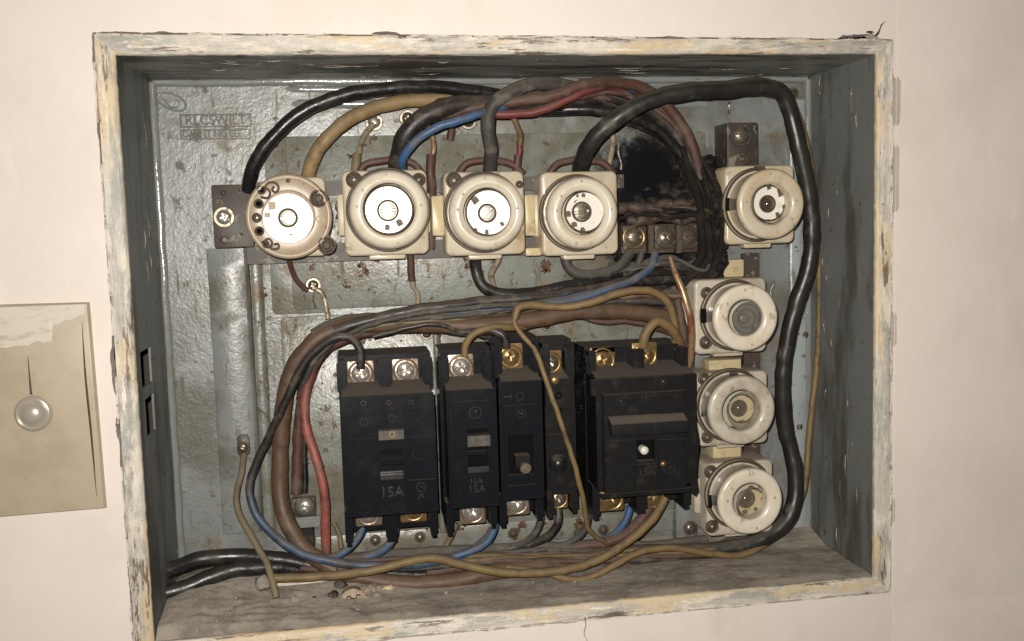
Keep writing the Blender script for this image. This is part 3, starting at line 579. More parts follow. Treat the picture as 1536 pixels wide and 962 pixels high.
# ================================================================== fuse holders
GF = 'round porcelain screw fuse holders'
def fuse(label, base, ring, R, yf, rin, kind, discd, disc_c, sc, marks=(), corner=(), pm=PORCW, pb=PORC, notch=(), yb0=47.5, dm=DISC, sm=SCREWB, collar=True, rnd=1.0):
    """base: pixel rectangle of the square block, ring: pixel centre of the cap's front, disc_c / sc: pixel centres of disc and screw"""
    x0, x1, z0, z1 = rc(*base, yb0); c = at(*ring, yf); k = mmpx(c); R *= k; rin *= k
    t = thing('fuse_holder', label, 'fuse holder', (c.x, 80, c.z), GF)
    bm = B(); rblock(bm, x0, x1, z0, z1, 72, yb0, 4.2, 1.6); rblock(bm, x0 - 3.5, x1 + 2.2, z0 - 13, z1 + 12, 79.5, 60, 2, .8)
    rblock(bm, x0 + 14, x1 - 14, z1 + 1, z1 - 2.6, 60, 52, 1.2, .6)
    obj('base_block', bm, pb, t, smooth=50)
    # collar between block and cap
    cb = Vector((c.x, 0, c.z)); rc_ = min(R + 1.2, (x1 - x0) / 2 + 1.5)
    if collar: obj('collar', lathe(B(), cb.x, cb.z, [(rc_, 50), (rc_, 45.6), (rc_ - .6, 44.6), (rc_ - 3, 44.2), (rc_ - 3.2, 46)], 56), pb, t)
    obj('grime_shade_seam', ringp(B(), cb.x, cb.z, R + .15, .85, 45.0, 56, 6), GRIME_SHADE, t); obj('grime_shade_seam', ringp(B(), cb.x, cb.z, rc_ + .1, .7, 47.3, 56, 6), GRIME_SHADE, t)  # dark rings: grime plus the shade of the seams put into colour
    bm = B()
    q = rnd
    lathe(bm, c.x, c.z, [(R - 1.4, 47), (R - 1.4, yf + 7.5 * q + 1), (R - 1.2, yf + 7 * q + 1), (R, yf + 6.6 * q + .6), (R, yf + 5.6 * q), (R - .35 * q, yf + 3.6 * q), (R - 1.2 * q, yf + 2.0 * q), (R - 2.6 * q, yf + .75 * q), (R - 4.4 * q, yf + .1), (R - 6 * q, yf), (rin + 2.4, yf + .25), (rin + 1.2, yf + .7), (rin + .35, yf + 1.5), (rin, yf + 2.6), (rin, yf + discd + 1)], 72)
    cap = obj('porcelain_cap', bm, pm, t, smooth=70)
    yd = yf + discd; dc = at(*disc_c[:2], yd); rd = disc_c[2] * k
    if kind == 'dish':                                      # deep conical recess with a small seat
        obj('recess_seam', ringp(B(), dc.x, dc.z, rd + .3, .6, yd - .4, 48, 8), GRIME_SHADE, t); obj('recess', lathe(B(), dc.x, dc.z, [(rin + .3, yf + 2.6), (rin, yf + 3.5), (rd + 1.5, yd - 1), (rd, yd)], 56), pm, t)
        obj('contact_disc', disc(B(), dc.x, dc.z, rd, yd + 1, yd - .2, .3, 48), dm, t)
        if dm is PORCY:
            obj('glass_cover', lathe(B(), dc.x, dc.z, [(rin + .1, yf + 5.2), (rin * .8, yf + 4.2), (rin * .45, yf + 3.6), (.1, yf + 3.4)], 48, False, True), CLEARG, t)
    elif kind == 'glass':
        obj('contact_disc', disc(B(), dc.x, dc.z, rin, yf + 9, yf + 7.5, .3, 48), PORCD, t)
        bm = B(); ringp(bm, dc.x, dc.z, rd * .52, .5, yf + 7.4, 36, 6); ringp(bm, dc.x, dc.z, rd * .82, .4, yf + 7.4, 36, 6); obj('inner_ring', bm, STEELD, t)
        g = lathe(B(), dc.x, dc.z, [(rin - .1, yf + 3.4), (rin - .1, yf + 2.4), (rin * .7, yf + 1.9), (rin * .35, yf + 1.6), (.1, yf + 1.5)], 48, False, True)
        bmesh.ops.contextual_create(g, geom=[e for e in g.edges if e.is_boundary]); obj('glass_window', g, GLASS, t)
    else:
        obj('contact_disc', disc(B(), dc.x, dc.z, rd, yd + 1.2, yd, .45, 56), dm, t)
        obj('disc_rim', ringp(B(), dc.x, dc.z, rd + .2, .6, yd - .1, 56, 8), GRIME_SHADE, t)  # dark ring paints the shaded outline round the disc
    if sc:
        scx, scy, sr, sk, an = sc; ys = (yd - .3) if kind != 'glass' else yf + 7
        p = at(scx, scy, ys - 1); sr *= k
        s = obj('centre_screw', screwhead(B(), p.x, p.z, ys - .9, sr * .86, sk, an, (2.6 if sm is LENS else .5), 1.5, 1.6), sm, t)
        obj('screw_ring', ringp(B(), p.x, p.z, sr, .6, ys - .3, 36, 8), GRIME_SHADE, s)
    if marks:
        ym = yd if kind != 'glass' else yf + 7.4; bm = B()
        for (mx, my, mw, mh, a) in marks:
            p = at(mx, my, ym); hw, hh = mw * k / 2, mh * k / 2; ca, sa = math.cos(a), math.sin(a)
            vs = [(-hw, -hh), (hw * .9, -hh), (hw, hh * .5), (hw * .3, hh), (-hw * .8, hh * .9)]
            lo = [(p.x + u * ca - v * sa, ym + .1, p.z + u * sa + v * ca) for u, v in vs]; hi = [(x, ym - .35, z) for x, y, z in lo]
            loft(bm, [lo, hi])
        obj('stamped_marks', bm, INK, t, kind='stuff')
    bm = B()
    for i_, a_ in enumerate((.1, PI / 2 + .05, PI - .1, -PI / 2 + .2, 2.5)):     # worn moulding marks round the cap
        rr_ = (R + rin) / 2 + (1.2 if i_ % 2 else -.6); mx_, mz_ = c.x + rr_ * math.cos(a_), c.z + rr_ * math.sin(a_)
        vv = [(mx_ + .75 * math.cos(t_) * (1 + .5 * math.sin(3 * t_ + ring[0])), mz_ + 1.0 * math.sin(t_)) for t_ in lin(0, 2 * PI, 9)[:-1]]
        loft(bm, [[(x_, yf + .3, z_) for x_, z_ in vv], [(x_, yf - .06, z_) for x_, z_ in vv]])
    obj('moulded_marks', bm, mat('faint_mark', (.36, .28, .19), .6), t, kind='stuff')
    for (px, py, r) in corner:
        p = at(px, py, yb0); r *= k
        s = obj('corner_screw', screwhead(B(), p.x, p.z, yb0 + .1, r * .78, 'plus', px, .7, .6, .6, 24, 6), GRIME_SHADE, t)
        obj('screw_well', ringp(B(), p.x, p.z, r * .95, .9, yb0 - .05, 26, 8), GRIME_SHADE, s)
    for (px, py, w_, h_) in notch:
        p = at(px, py, 44.5); obj('bayonet_notch', box(B(), p.x - w_ * k / 2, p.x + w_ * k / 2, 47, 43.3, p.z - h_ * k / 2, p.z + h_ * k / 2), DARK if w_ < 12 else GRIME_SHADE, t, bev=.3)
    return t
fuse('second fuse holder from left, bright disc, dark screws in both upper corners', (515, 255, 642, 383), (584, 314), 60, 29, 39, 'metal', 3.4, (583, 315, 36), (582, 316, 15, 'slot', .05),
     [(581, 341, 8, 9, 0), (599, 334, 10, 11, .5), (598, 281, 4, 5, 0)], [(531, 270, 11), (628, 270, 9)], notch=[(583, 374, 22, 6)])
fuse('third fuse holder from left, bright disc, one dark screw in upper left corner only', (667, 257, 787, 383), (732, 318), 58, 29, 36, 'metal', 3.4, (733, 319, 34), (731, 320, 13, 'slot', .8),
     [(712, 300, 11, 12, .7), (730, 349, 6, 10, 0), (713, 345, 6, 6, .4), (753, 336, 6, 7, .6), (770, 318, 3, 12, 0)], [(681, 271, 11), (779, 277, 4)], notch=[(693, 316, 5, 12), (733, 374, 22, 5)])
fuse('fourth fuse holder from left, white disc with dark slotted screw, notch at its right', (812, 257, 927, 383), (876, 319), 55, 29, 33, 'flat', 4.6, (877, 318, 30), (873, 318, 14, 'slot', .15),
     [(852, 321, 9, 9, 0), (861, 337, 9, 8, .2), (874, 347, 8, 12, 0), (866, 294, 4, 4, 0), (875, 293, 6, 6, 0), (863, 302, 6, 2, .8)], [], notch=[(822, 318, 8, 14)], dm=DISCW, sm=STEELD)
fuse('lone upper right fuse holder with white perforated disc, under the top bracket', (1088, 248, 1192, 366), (1158, 306), 53, 25, 30, 'dish', 9, (1153, 305, 26), (1152, 306, 12, 'none', .0),
     [(1153, 281, 7, 7, .3), (1171, 288, 12, 13, .4), (1166, 322, 7, 7, .2), (1152, 331, 7, 4, 0), (1176, 310, 7, 6, .2)], [], notch=[(1093, 307, 9, 20), (1140, 252, 14, 5)], dm=DISCW, sm=LENS, pm=PORC, yb0=48, rnd=.5)
fuse('top fuse holder of the right column, with a round grey glass window', (1042, 418, 1150, 530), (1120, 477), 51, 27, 27, 'glass', 3, (1124, 479, 27), (1116, 478, 7, 'none', 0),
     [(1106, 466, 4, 4, 0), (1129, 492, 6, 6, 0), (1140, 478, 8, 12, 0)], [(1059, 514, 9), (1060, 440, 8)], notch=[(1056, 474, 6, 22)], pm=PORCW, pb=PORCD, rnd=.5)
fuse('middle fuse holder of the right column, dusty with an open yellowed recess', (1047, 558, 1152, 668), (1114, 616), 53, 27, 30, 'dish', 11, (1112, 613, 21), (1109, 613, 12, 'none', 0),
     [(1112, 633, 12, 6, .1), (1120, 593, 9, 5, -.6)], [(1056, 569, 8), (1061, 656, 8)], notch=[(1054, 616, 5, 18), (1100, 559, 14, 4)], pm=PORCD, pb=PORCD, dm=PORCY, sm=LENS, rnd=.5)
fuse('bottom fuse holder of the right column, beside the curve of the thick black cable', (1060, 692, 1160, 802), (1127, 753), 51, 27, 27, 'dish', 10, (1127, 755, 22), (1120, 749, 13, 'none', 0),
     [(1117, 768, 8, 7, .3), (1134, 765, 7, 9, .6), (1126, 731, 8, 5, .2), (1143, 752, 4, 14, 0)], [(1066, 708, 9), (1068, 790, 9)], notch=[(1065, 752, 5, 20), (1110, 699, 16, 4)], pm=PORCW, pb=PORCD, dm=PORCY, sm=LENS, rnd=.5)
# first one: exposed disc type
c = at(433, 325, 33); k = mmpx(c)
t = thing('fuse_holder', 'leftmost fuse holder, a wide flat disc with contact holes and coiled springs, no cap', 'fuse holder', (c.x, 80, c.z), GF)
x0, x1, z0, z1 = rc(410, 266, 490, 385, 50)
bm = B(); rblock(bm, x0, x1, z0, z1, 79, 48, 4, 1.5); obj('base_block', bm, PORC, t, smooth=50)
R = 64 * k
obj('fuse_body', lathe(B(), c.x, c.z, [(R - 3, 50), (R - 1, 46), (R, 43), (R, 35.2), (R - .6, 33.8), (R - 1.6, 33.2), (R - 2.6, 33.5), (R - 3.4, 34.2), (R * .62, 34.0), (R * .6, 33.2), (R * .58, 33.4), (.5, 33.4)], 72, False, True), mat('tan_porcelain', (.36, .29, .205), .38, layers=[dict(c=(.30, .21, .12), s=10, lo=.5, hi=.68, a=.7), dict(c=(.12, .08, .05), s=4, lo=.62, hi=.70, a=.8)], bump=[(6, .3, .3)]), t, smooth=50)
q = at(432, 328, 32.6); obj('contact_disc', lathe(B(), q.x, q.z, [(37.5 * k, 34), (37.5 * k, 32.5), (36.8 * k, 32.0), (15 * k, 31.6), (.2, 31.6)], 64, False, True), DISC, t)
q = at(432, 327, 31); s = obj('centre_screw', screwhead(B(), q.x, q.z, 31.0, 11.6 * k, 'slot', .1, .5, 1.5, 1.2), SCREWB, t); obj('screw_ring', ringp(B(), q.x, q.z, 13.2 * k, .6, 31.4, 40), GRIME_SHADE, s)
for px, py, r in ((392, 285, 6.5), (388, 306, 7), (385, 327, 7), (389, 347, 7), (398, 366, 5)):
    q = at(px, py, 33.8); s = obj('contact_hole', ringp(B(), q.x, q.z, r * k * .8, .7, 33.9, 24), GRIME_SHADE, t); obj('contact_pin', screwhead(B(), q.x, q.z, 33.9, r * k * .7, 'slot', px, .6, .6, .3, 24, 6), DARK if px != 385 else STEELD, s)
for px, py, a in ((478, 298, .7), (490, 368, .2)):
    q = at(px, py, 33.8); bm = B(); lathe(bm, q.x, q.z, [(5.2, 35), (5.2, 33.4), (4.2, 33.2), (3.2, 34)], 24, False, True); ringp(bm, q.x, q.z, 2.2, .6, 33.3, 20)
    obj('contact_hole', bm, GRIME_SHADE, t)
for pts in ([(391, 296), (402, 297), (405, 288), (398, 280), (404, 274), (414, 275), (418, 283), (413, 289), (408, 285), (411, 280)], [(393, 362), (397, 370), (406, 370), (408, 363), (402, 358), (397, 362), (400, 366), (410, 374), (418, 372), (417, 366), (411, 367)]):
    obj('coiled_spring', tube(B(), tw(pts, 33.0), .7, 8, 0, .8), GRIME_SHADE, t)
bm = B()
for mx, my, w_, h_ in ((408, 309, 11, 12), (401, 323, 9, 7), (447, 324, 8, 8), (436, 351, 7, 6), (451, 337, 9, 5)):
    p = at(mx, my, 31.8); box(bm, p.x - w_ * k / 2, p.x + w_ * k / 2, 32.3, 31.75, p.z - h_ * k / 2, p.z + h_ * k / 2)
obj('stamped_marks', bm, mat('faint_stamp', (.38, .30, .20), .6), t, kind='stuff', bev=.1)
q = at(480, 329, 33.4); obj('stamped_ring', ringp(B(), q.x, q.z, 2.0, .35, 33.9, 24), PORC, t); q = at(432, 271, 33.5); obj('pin_mark', screwhead(B(), q.x, q.z, 33.9, 1.3, 'none', 0, .4, 0, .3, 16, 4), GRIME_SHADE, t)
# ceramic spacers between the holders
def spacer(label, a, b, c, d, yf=58):
    x0, x1, z0, z1 = rc(a, b, c, d, yf)
    tag(obj('ceramic_spacer', rblock(B(), x0, x1, z0, z1, 74, yf, 1, .6), PORCY, org=((x0 + x1) / 2, 74, z1)), label, 'spacer', 'yellowed ceramic spacers between fuse holders')
spacer('yellowed ceramic spacer between second and third fuse holder', 648, 294, 668, 354)
spacer('yellowed ceramic spacer between third and fourth fuse holder', 788, 292, 803, 354)
spacer('brown ceramic lip under the left of the fourth fuse holder', 789, 372, 812, 384, 56)
spacer('stained ceramic block just below the lone upper right fuse holder', 1067, 390, 1116, 416, 62)
spacer('cream ceramic block above the middle fuse holder of the column', 1064, 540, 1112, 558, 60)
spacer('cream ceramic block above the bottom fuse holder of the column', 1070, 669, 1112, 690, 60)
# dark wiring arcs behind the caps
for lab, cx in (('second', 585), ('third', 735), ('fourth', 872)):
    wire('looped_wire', 'dark brown wire arched over the top of the %s fuse holder' % lab, W_REDD, 11, [(cx - 48, 262), (cx - 38, 248), (cx - 15, 241), (cx + 15, 241), (cx + 36, 247), (cx + 50, 262)], 64, group='arched wires over the fuse holders')

# ================================================================== circuit breakers
GB = 'black bakelite circuit breakers'
def terminal(par, px, py, y, m, sm, w_=16, R=7.4, hr=5.4, kind='star', ang=.2, tilt=0):
    c = at(px, py, y)
    p = obj('terminal_plate', rblock(B(), c.x - w_ / 2, c.x + w_ / 2, c.z + w_ / 2, c.z - w_ / 2, y + 2, y, 1.2, .4), m, par)
    bm = B(); ringp(bm, c.x, c.z, R - .5, .75, y - .1, 36); obj('clamp_lip', bm, m, p)
    obj('terminal_screw', screwhead(B(), c.x, c.z, y - 1.1, hr, kind, ang, 1.5, 2.0, 1.6), sm, p)
def posts(bm, xs, zt, zb, yp, yb, up=True, wd=4.6):
    for i, x in enumerate(xs):
        box(bm, x - wd / 2, x + wd / 2, yp + (0 if up else 3), yb, zt, zb)
        if up:
            box(bm, x - wd / 2 - .9, x + wd / 2 + .9, yp + 3.5, yb, zt - 3, zb)
            box(bm, x - wd / 2 + .6, x + wd / 2 - .6, yp - 1.8, yp + 1, zb, zb + (zt - zb) * .42)
def breaker(label, x0, x1, zt, zb, zf0, zf1, yf, poles, m=BLACK, yt=48, group=GB, bodyinset=1.6, legs=1):
    zt -= 2.5; zb += 3
    t = thing('circuit_breaker', label, 'circuit breaker', ((x0 + x1) / 2, 82, zb), group)
    pw = (x1 - x0) / poles; bm = B()
    box(bm, x0, x1, yt + 2.6, 82, zt, zb + 4)                                    # base slab
    box(bm, x0 + bodyinset, x1 - bodyinset + .1, yf + 3, yt + 2.4, zf0 - .2, zf1 + .2)    # body
    box(bm, x0 + 4, x1 - 4, yt - 2, yt + 2.5, zt, zt - 3.2)                        # back ledge
    loft(bm, [[(x, yf + 3.2, zf0 - 1.5), (x, yf + 3.2, zf0 - .1), (x, yt + 2.2, zf0 + 5.2), (x, yt + 2.2, zf0 - 1.5)] for x in (x0 + bodyinset + .3, x1 - bodyinset - .3)])
    obj('housing', bm, m, t, bev=.45)
    for i in range(poles + 1):
        x = x0 + 2.4 + (x1 - x0 - 4.8) * i / poles; bm = B()
        posts(bm, [x], zt - 1.5, zf0 + .2, yt - 9, yt + 2.5, True, 4.4 if i in (0, poles) else 7)
        obj('terminal_barrier', bm, m, t, bev=.4)
    for i in range(poles + 1):
        x = x0 + 2.4 + (x1 - x0 - 4.8) * i / poles; wd = (4.4 if i in (0, poles) else 7); dz = (-1.5 if i == 0 else 1 if i == poles else 0)
        bm = B(); box(bm, x - wd / 2, x + wd / 2, yt - 11, yt + 12, zf1 - .3, zb + 3 + dz); box(bm, x - wd / 2 + .7, x + wd / 2 - .7, yt - 9, yt + 10, zb + 3.1 + dz, zb + dz - .5)
        obj('mounting_foot', bm, m, t, bev=.35)
    return t
def cover(t, x0, x1, z0, z1, yf, m=BLACK, win=None, th=3.2, nm='front_cover', bev=.55):
    bm = B()
    if win: frame(bm, x0, x1, z0, z1, *win, yf, yf + th)
    else: box(bm, x0, x1, yf, yf + th, z0, z1)
    return obj(nm, bm, m, t, bev=bev)
def emboss(t, s, px, py, y, size, m=BLACK, nm='rating_text', ext=.3): p = at(px, py, y); return obj(nm, text(B(), s, p.x, p.z, y, size, ext), m, t, smooth=30)
def emb_ring(t, px, py, y, R, m=BLACK, r=.28):
    p = at(px, py, y); bm = B(); ringp(bm, p.x, p.z, R, r, y, 30, 6); tube(bm, [(p.x - R * .4, y, p.z + R * .3), (p.x, y, p.z - R * .1), (p.x + R * .2, y, p.z + R * .4), (p.x + R * .35, y, p.z - R * .4)], r, 6, 0, .5); obj('emblem', bm, m, t)
EMB = mat('worn_embossing', (.022, .022, .023), .3, spec=.6, layers=[dict(c=(.06, .05, .04), s=2, lo=.5, hi=.66, a=.6)])
# 1: two pole
b1 = breaker('wide two pole breaker marked 15A, furthest left, with a central toggle', 103.6, 158.6, -164.5, -281.5, -187.6, -257.6, 22, 2)
wx0, wx1, wz0, wz1 = rc(569, 661, 607, 714, 22)
cover(b1, 105.6, 158.0, -187.6, -193.4, 22.6, th=2.6, nm='label_strip')
cover(b1, 105.4, 158.3, -193.8, -257.6, 22, win=(wx0, wx1, wz0, wz1), th=9)
x0, x1, z0, z1 = rc(521, 615, 565, 655, 21.6); obj('raised_panel', box(B(), x0, x1, 21.1, 22.4, z0, z1), BLACK, b1, bev=.4)
x0, x1, z0, z1 = rc(568, 612, 605, 643, 21.6); obj('raised_panel', box(B(), x0, x1, 21.1, 22.4, z0, z1), BLACK, b1, bev=.4)
x0, x1, z0, z1 = rc(608, 612, 645, 652, 21.6); obj('raised_panel', box(B(), x0, x1, 21.1, 22.4, z0, z1), BLACK, b1, bev=.4)
x0, x1, z0, z1 = rc(523, 658, 566, 767, 21.6); obj('raised_panel', box(B(), x0, x1, 20.8, 22.4, z0, z1), BLACK, b1, bev=.45)
x0, x1, z0, z1 = rc(611, 654, 654, 716, 21.6); obj('raised_panel', box(B(), x0, x1, 20.8, 22.4, z0, z1), BLACK, b1, bev=.45)
x0, x1, z0, z1 = rc(613, 719, 654, 752, 21.6); obj('raised_panel', box(B(), x0, x1, 20.5, 22.4, z0, z1), BLACK, b1, bev=.4)
x0, x1, z0, z1 = rc(568, 646, 606, 660, 18.5); s = obj('toggle_hood', box(B(), x0, x1, 18.8, 22.3, z0, z1), mat('dusty_hood', (.045, .037, .029), .6, layers=[dict(c=(.08, .065, .05), s=5, lo=.4, hi=.6)]), b1, bev=.5)
p = at(588, 652, 18.6); obj('emblem', ringp(B(), p.x, p.z, 1.6, .4, 18.7, 20, 6), GOLDP, s); 
bm = B(); x0, x1, z0, z1 = rc(571, 681, 604, 693, 20.5)
loft(bm, [[(x, 30, z0 + 4), (x, 24.5, z0 + 1), (x, 21, z0 - 1.2), (x, 20.2, z0 - 3), (x, 22, z1 - 2), (x, 30, z1 - 5)] for x in (x0, x1)]); obj('toggle', bm, mat('shiny_black', (.012, .012, .012), .16, spec=.7), b1, bev=.3)
x0, x1, z0, z1 = rc(571, 712, 605, 719, 21.6); obj('toggle_sill', box(B(), x0, x1, 21, 24, z0, z1), EMB, b1, bev=.3)
obj('toggle_well', box(B(), wx0 - 1, wx1 + 1, 30.5, 31.2, wz0, wz1), DARK, b1)
emboss(b1, '15A', 588, 739, 21.9, 8.2, EMB, ext=.35); emb_ring(b1, 546, 633, 21.0, 2.3, EMB); emb_ring(b1, 588, 627, 21.0, 2.0, EMB); emb_ring(b1, 545, 605, 22.4, 1.4, EMB, .4); emb_ring(b1, 617, 604, 22.4, 1.4, EMB, .3); emb_ring(b1, 583, 604, 22.4, 1.3, EMB)
emb_ring(b1, 632, 731, 20.4, 2.6, EMB, .35); emboss(b1, 'JIS', 632, 744, 20.4, 3.2, EMB, 'rating_text')
p = at(627, 683, 21.2); obj('pressed_arc', tube(B(), [(p.x - 3, 20.8, p.z + 2.5), (p.x - 2.6, 20.8, p.z - 1), (p.x, 20.8, p.z - 2.6), (p.x + 3, 20.8, p.z - 1.6)], .25, 6, 0, .6), EMB, b1)
terminal(b1, 541, 560, 48, PINKZ, STEEL, ang=.5); terminal(b1, 608, 556, 48, PINKZ, STEEL, ang=1.1)
terminal(b1, 553, 770, 50, PINKZ, STEEL, ang=.8); terminal(b1, 620, 764, 50, BRASS, BRASS, ang=.1, kind='plus')
# 2: single pole
b2 = breaker('narrow single pole breaker second from left, toggle up, marked 15A twice', 163.8, 195.2, -163.4, -279.5, -187.2, -257.2, 23, 1)
x0, x1, z0, z1 = rc(701, 642, 731, 708, 23)
cover(b2, 166.4, 194.6, -187.2, -257.2, 23, th=3)
q0, q1, q2, q3 = rc(683, 602, 741, 752, 21); cover(b2, q0, q1, q2, q3, 21, win=(x0, x1, z0, z1), th=2.2, nm='raised_panel')
obj('toggle_well', box(B(), x0 - .5, x1 + .5, 22.7, 23.1, z0, z1), DARK, b2)
x0, x1, z0, z1 = rc(701, 653, 735, 669, 16); obj('toggle', box(B(), x0, x1, 14.5, 23, z0, z1), mat('dusty_hood', (0, 0, 0)), b2, bev=.8)
x0, x1, z0, z1 = rc(702, 677, 731, 682, 20.4); obj('toggle_sill', box(B(), x0, x1, 20.6, 22.6, z0, z1), BLACK, b2, bev=.3)
x0, x1, z0, z1 = rc(702, 700, 733, 708, 20.4); obj('toggle_sill', box(B(), x0, x1, 20.2, 22.6, z0, z1), EMB, b2, bev=.3)
emb_ring(b2, 713, 619, 20.9, 3.4, EMB); emboss(b2, '15A', 714, 722, 20.9, 4.6, EMB); emboss(b2, '15A', 715, 734, 20.9, 6.2, EMB)
terminal(b2, 691, 551, 48, PINKZ, STEEL, ang=.3); terminal(b2, 709, 767, 49, PINKZ, STEEL, kind='plus', ang=.6)
# 3: single pole, toggle down
b3 = breaker('narrow single pole breaker in the middle, toggle down, brass top screw', 196.2, 223.8, -157.5, -276.6, -183.6, -254.4, 22, 1)
cover(b3, 195.9, 221.6, -183.6, -254.4, 22, th=3)
x0, x1, z0, z1 = rc(762, 652, 800, 712, 20.4); q0, q1, q2, q3 = rc(757, 608, 806, 721, 20.4)
cover(b3, q0, q1, q2, q3, 20.4, win=(x0, x1, z0, z1), th=2, nm='raised_panel'); obj('toggle_well', box(B(), x0 - .5, x1 + .5, 21.9, 22.3, z0, z1), DARK, b3)
x0, x1, z0, z1 = rc(773, 684, 795, 700, 14); obj('toggle', box(B(), x0, x1, 13, 22, z0, z1), BLACKD, b3, bev=1.2)
p = at(789, 703, 12); s = obj('toggle_tip', lathe(B(), p.x, p.z, [(3.4, 20), (3.4, 12.6), (2.8, 12), (1.8, 12), (1.5, 12.8), (.3, 12.8)], 28, False, True), STEELD, b3)
x0, x1, z0, z1 = rc(762, 728, 804, 745, 20.8); obj('raised_panel', box(B(), x0, x1, 20.9, 22.3, z0, z1), BLACK, b3, bev=.4)
p = at(780, 595, 21.6); obj('off_mark', ringp(B(), p.x, p.z, 2.3, .28, 21.9, 28, 6), EMB, b3); p = at(762, 595, 21.7)
bm = B(); box(bm, p.x - 2.4, p.x + 2.4, 21.6, 22.1, p.z - .3, p.z + .3); box(bm, p.x + 1.6, p.x + 2.1, 21.6, 22.1, p.z - 1.4, p.z + 1.4); obj('on_mark', bm, EMB, b3)
emb_ring(b3, 782, 621, 20.3, 2.4, EMB)
terminal(b3, 765, 535, 46, BRASS, BRASS, kind='plus', ang=.15); terminal(b3, 775, 754, 49, PINKZ, STEEL, kind='plus', ang=.2)
# 4: narrow, set back
b4 = breaker('small worn black breaker set further back, right of the middle breaker', 227.4, 247.6, -161.5, -276.5, -187.2, -259.6, 44, 1, BLACKD, yt=57)
cover(b4, 227.6, 246.0, -187.2, -204.5, 43, BLACKD, th=4, nm='label_strip'); cover(b4, 227.6, 246.6, -205.2, -259.4, 45, BLACKD, th=4)
p = at(833, 571, 42.4); obj('brass_rivet', screwhead(B(), p.x, p.z, 42.8, 2.4, 'none', 0, .7), BRASS, b4); p = at(838, 594, 42.4); obj('rivet_hole', ringp(B(), p.x, p.z, 1.8, .5, 43, 22, 6), DARK, b4); p = at(838, 616, 43); obj('rivet_hole', ringp(B(), p.x, p.z, 2, .6, 44.9, 22, 6), DARK, b4)
x0, x1, z0, z1 = rc(823, 652, 850, 668, 42); obj('raised_panel', box(B(), x0, x1, 42.6, 45.2, z0, z1), BLACKD, b4, bev=.7)
p = at(840, 698, 40); obj('push_button', lathe(B(), p.x, p.z, [(5.8, 45.5), (5.2, 42.5), (3.6, 41.6), (3.2, 40), (2.2, 39.4), (.2, 39.3)], 32, False, True), BLACKD, b4)
terminal(b4, 825, 544, 54, BRASS, STEELD, kind='plus', w_=15, R=6.8, hr=5, ang=.7); terminal(b4, 837, 748, 54, BRASS, STEELD, kind='plus', w_=13, R=6.2, hr=4.8, ang=.4)
# 5: big
b5 = breaker('largest breaker, right end of the row, with a wide reset bar and white dot', 254.0, 317.0, -166.5, -276.0, -184.6, -252.5, 20, 2, BLACKD, yt=47, bodyinset=.4)
x0, x1, z0, z1 = rc(887, 572, 1026, 590, 20); cover(b5, x0, x1, z0 + 2, z1, 20, BLACKD, nm='label_strip')
q0, q1, q2, q3 = rc(907, 590, 1029, 736, 14.5); wx0, wx1, wz0, wz1 = rc(955, 660, 982, 692, 14.5)
cover(b5, q0, q1, q2, q3, 14.5, BLACKD, win=(wx0, wx1, wz0, wz1), th=6.5); obj('toggle_well', box(B(), wx0 - 1, wx1 + 1, 19.6, 20.2, wz0, wz1), DARK, b5)
x0, x1, z0, z1 = rc(894, 600, 908, 738, 22); cover(b5, 255.6, x1 + 1, z0, z1, 22.5, BLACKD, nm='side_step'); x0, x1, z0, z1 = rc(900, 736, 1036, 742, 21); cover(b5, x0, x1, z0, z1, 19, BLACKD, nm='lower_panel')
for a, b_, c, d in ((909, 593, 948, 621), (952, 593, 983, 620), (987, 592, 1025, 620), (910, 661, 951, 732), (953, 696, 985, 733), (988, 659, 1027, 732)):
    x0, x1, z0, z1 = rc(a, b_, c, d, 13.8); obj('raised_panel', box(B(), x0, x1, 13.2, 15, z0, z1), BLACKD, b5, bev=.5)
x0, x1, z0, z1 = rc(918, 627, 1032, 652, 5); bm = B(); loft(bm, [[(x, 14, z0 + .4), (x, 6.2, z0 - 2.4), (x, 5.4, z0 - 3.6), (x, 5.6, z1), (x, 10, z1 + .5), (x, 14.2, z1 + 4)] for x in (x0, x1)]); box(bm, x0 + 2, x0 + 6, 11, 15, z0 - 1, z1 + 1); box(bm, x1 - 6, x1 - 2, 11, 15, z0 - 1, z1 + 1); obj('reset_bar', bm, BLACKD, b5, bev=.9)
p = at(968, 677, 13); obj('white_dot', screwhead(B(), p.x, p.z, 14.6, 2.5, 'none', 0, 1.2, 0, 5, 24, 6), WHITEP, b5)
p = at(995, 696, 13); obj('glinting_stud', screwhead(B(), p.x, p.z, 13.1, 1.9, 'none', 0, 1.2), BRASS, b5); emb_ring(b5, 1004, 702, 13.0, 3.4, EMB)
emb_ring(b5, 931, 603, 13.1, 2.6, EMB); emb_ring(b5, 968, 597, 13.1, 2.6, EMB); emboss(b5, '15A', 970, 708, 13.3, 6.5, EMB); emb_ring(b5, 994, 573, 19.7, 1.8, EMB)
bm = B(); x0, x1, z0, z1 = rc(1032, 604, 1044, 742, 30); loft(bm, [[(x0, y, z0), (x0 + 3, y, z0 - 6), (x1 + 1, y, (z0 + z1) / 2 + 6), (x0 + 4, y, z1 + 12), (x1, y, z1 + 3), (x0 + 3, y, z1), (x0, y, z1 + 4)] for y in (26, 33)]); obj('side_lever', bm, BLACKD, b5, bev=.4)
terminal(b5, 904, 540, 45, BRASS, BRASS, kind='plus', ang=.3); terminal(b5, 967, 533, 44, BRASS, BRASS, kind='plus', ang=.7)
terminal(b5, 917, 748, 46, BRASS, BRASS, kind='plus', ang=.5); terminal(b5, 979, 745, 46, BRASS, BRASS, kind='plus', ang=.2)

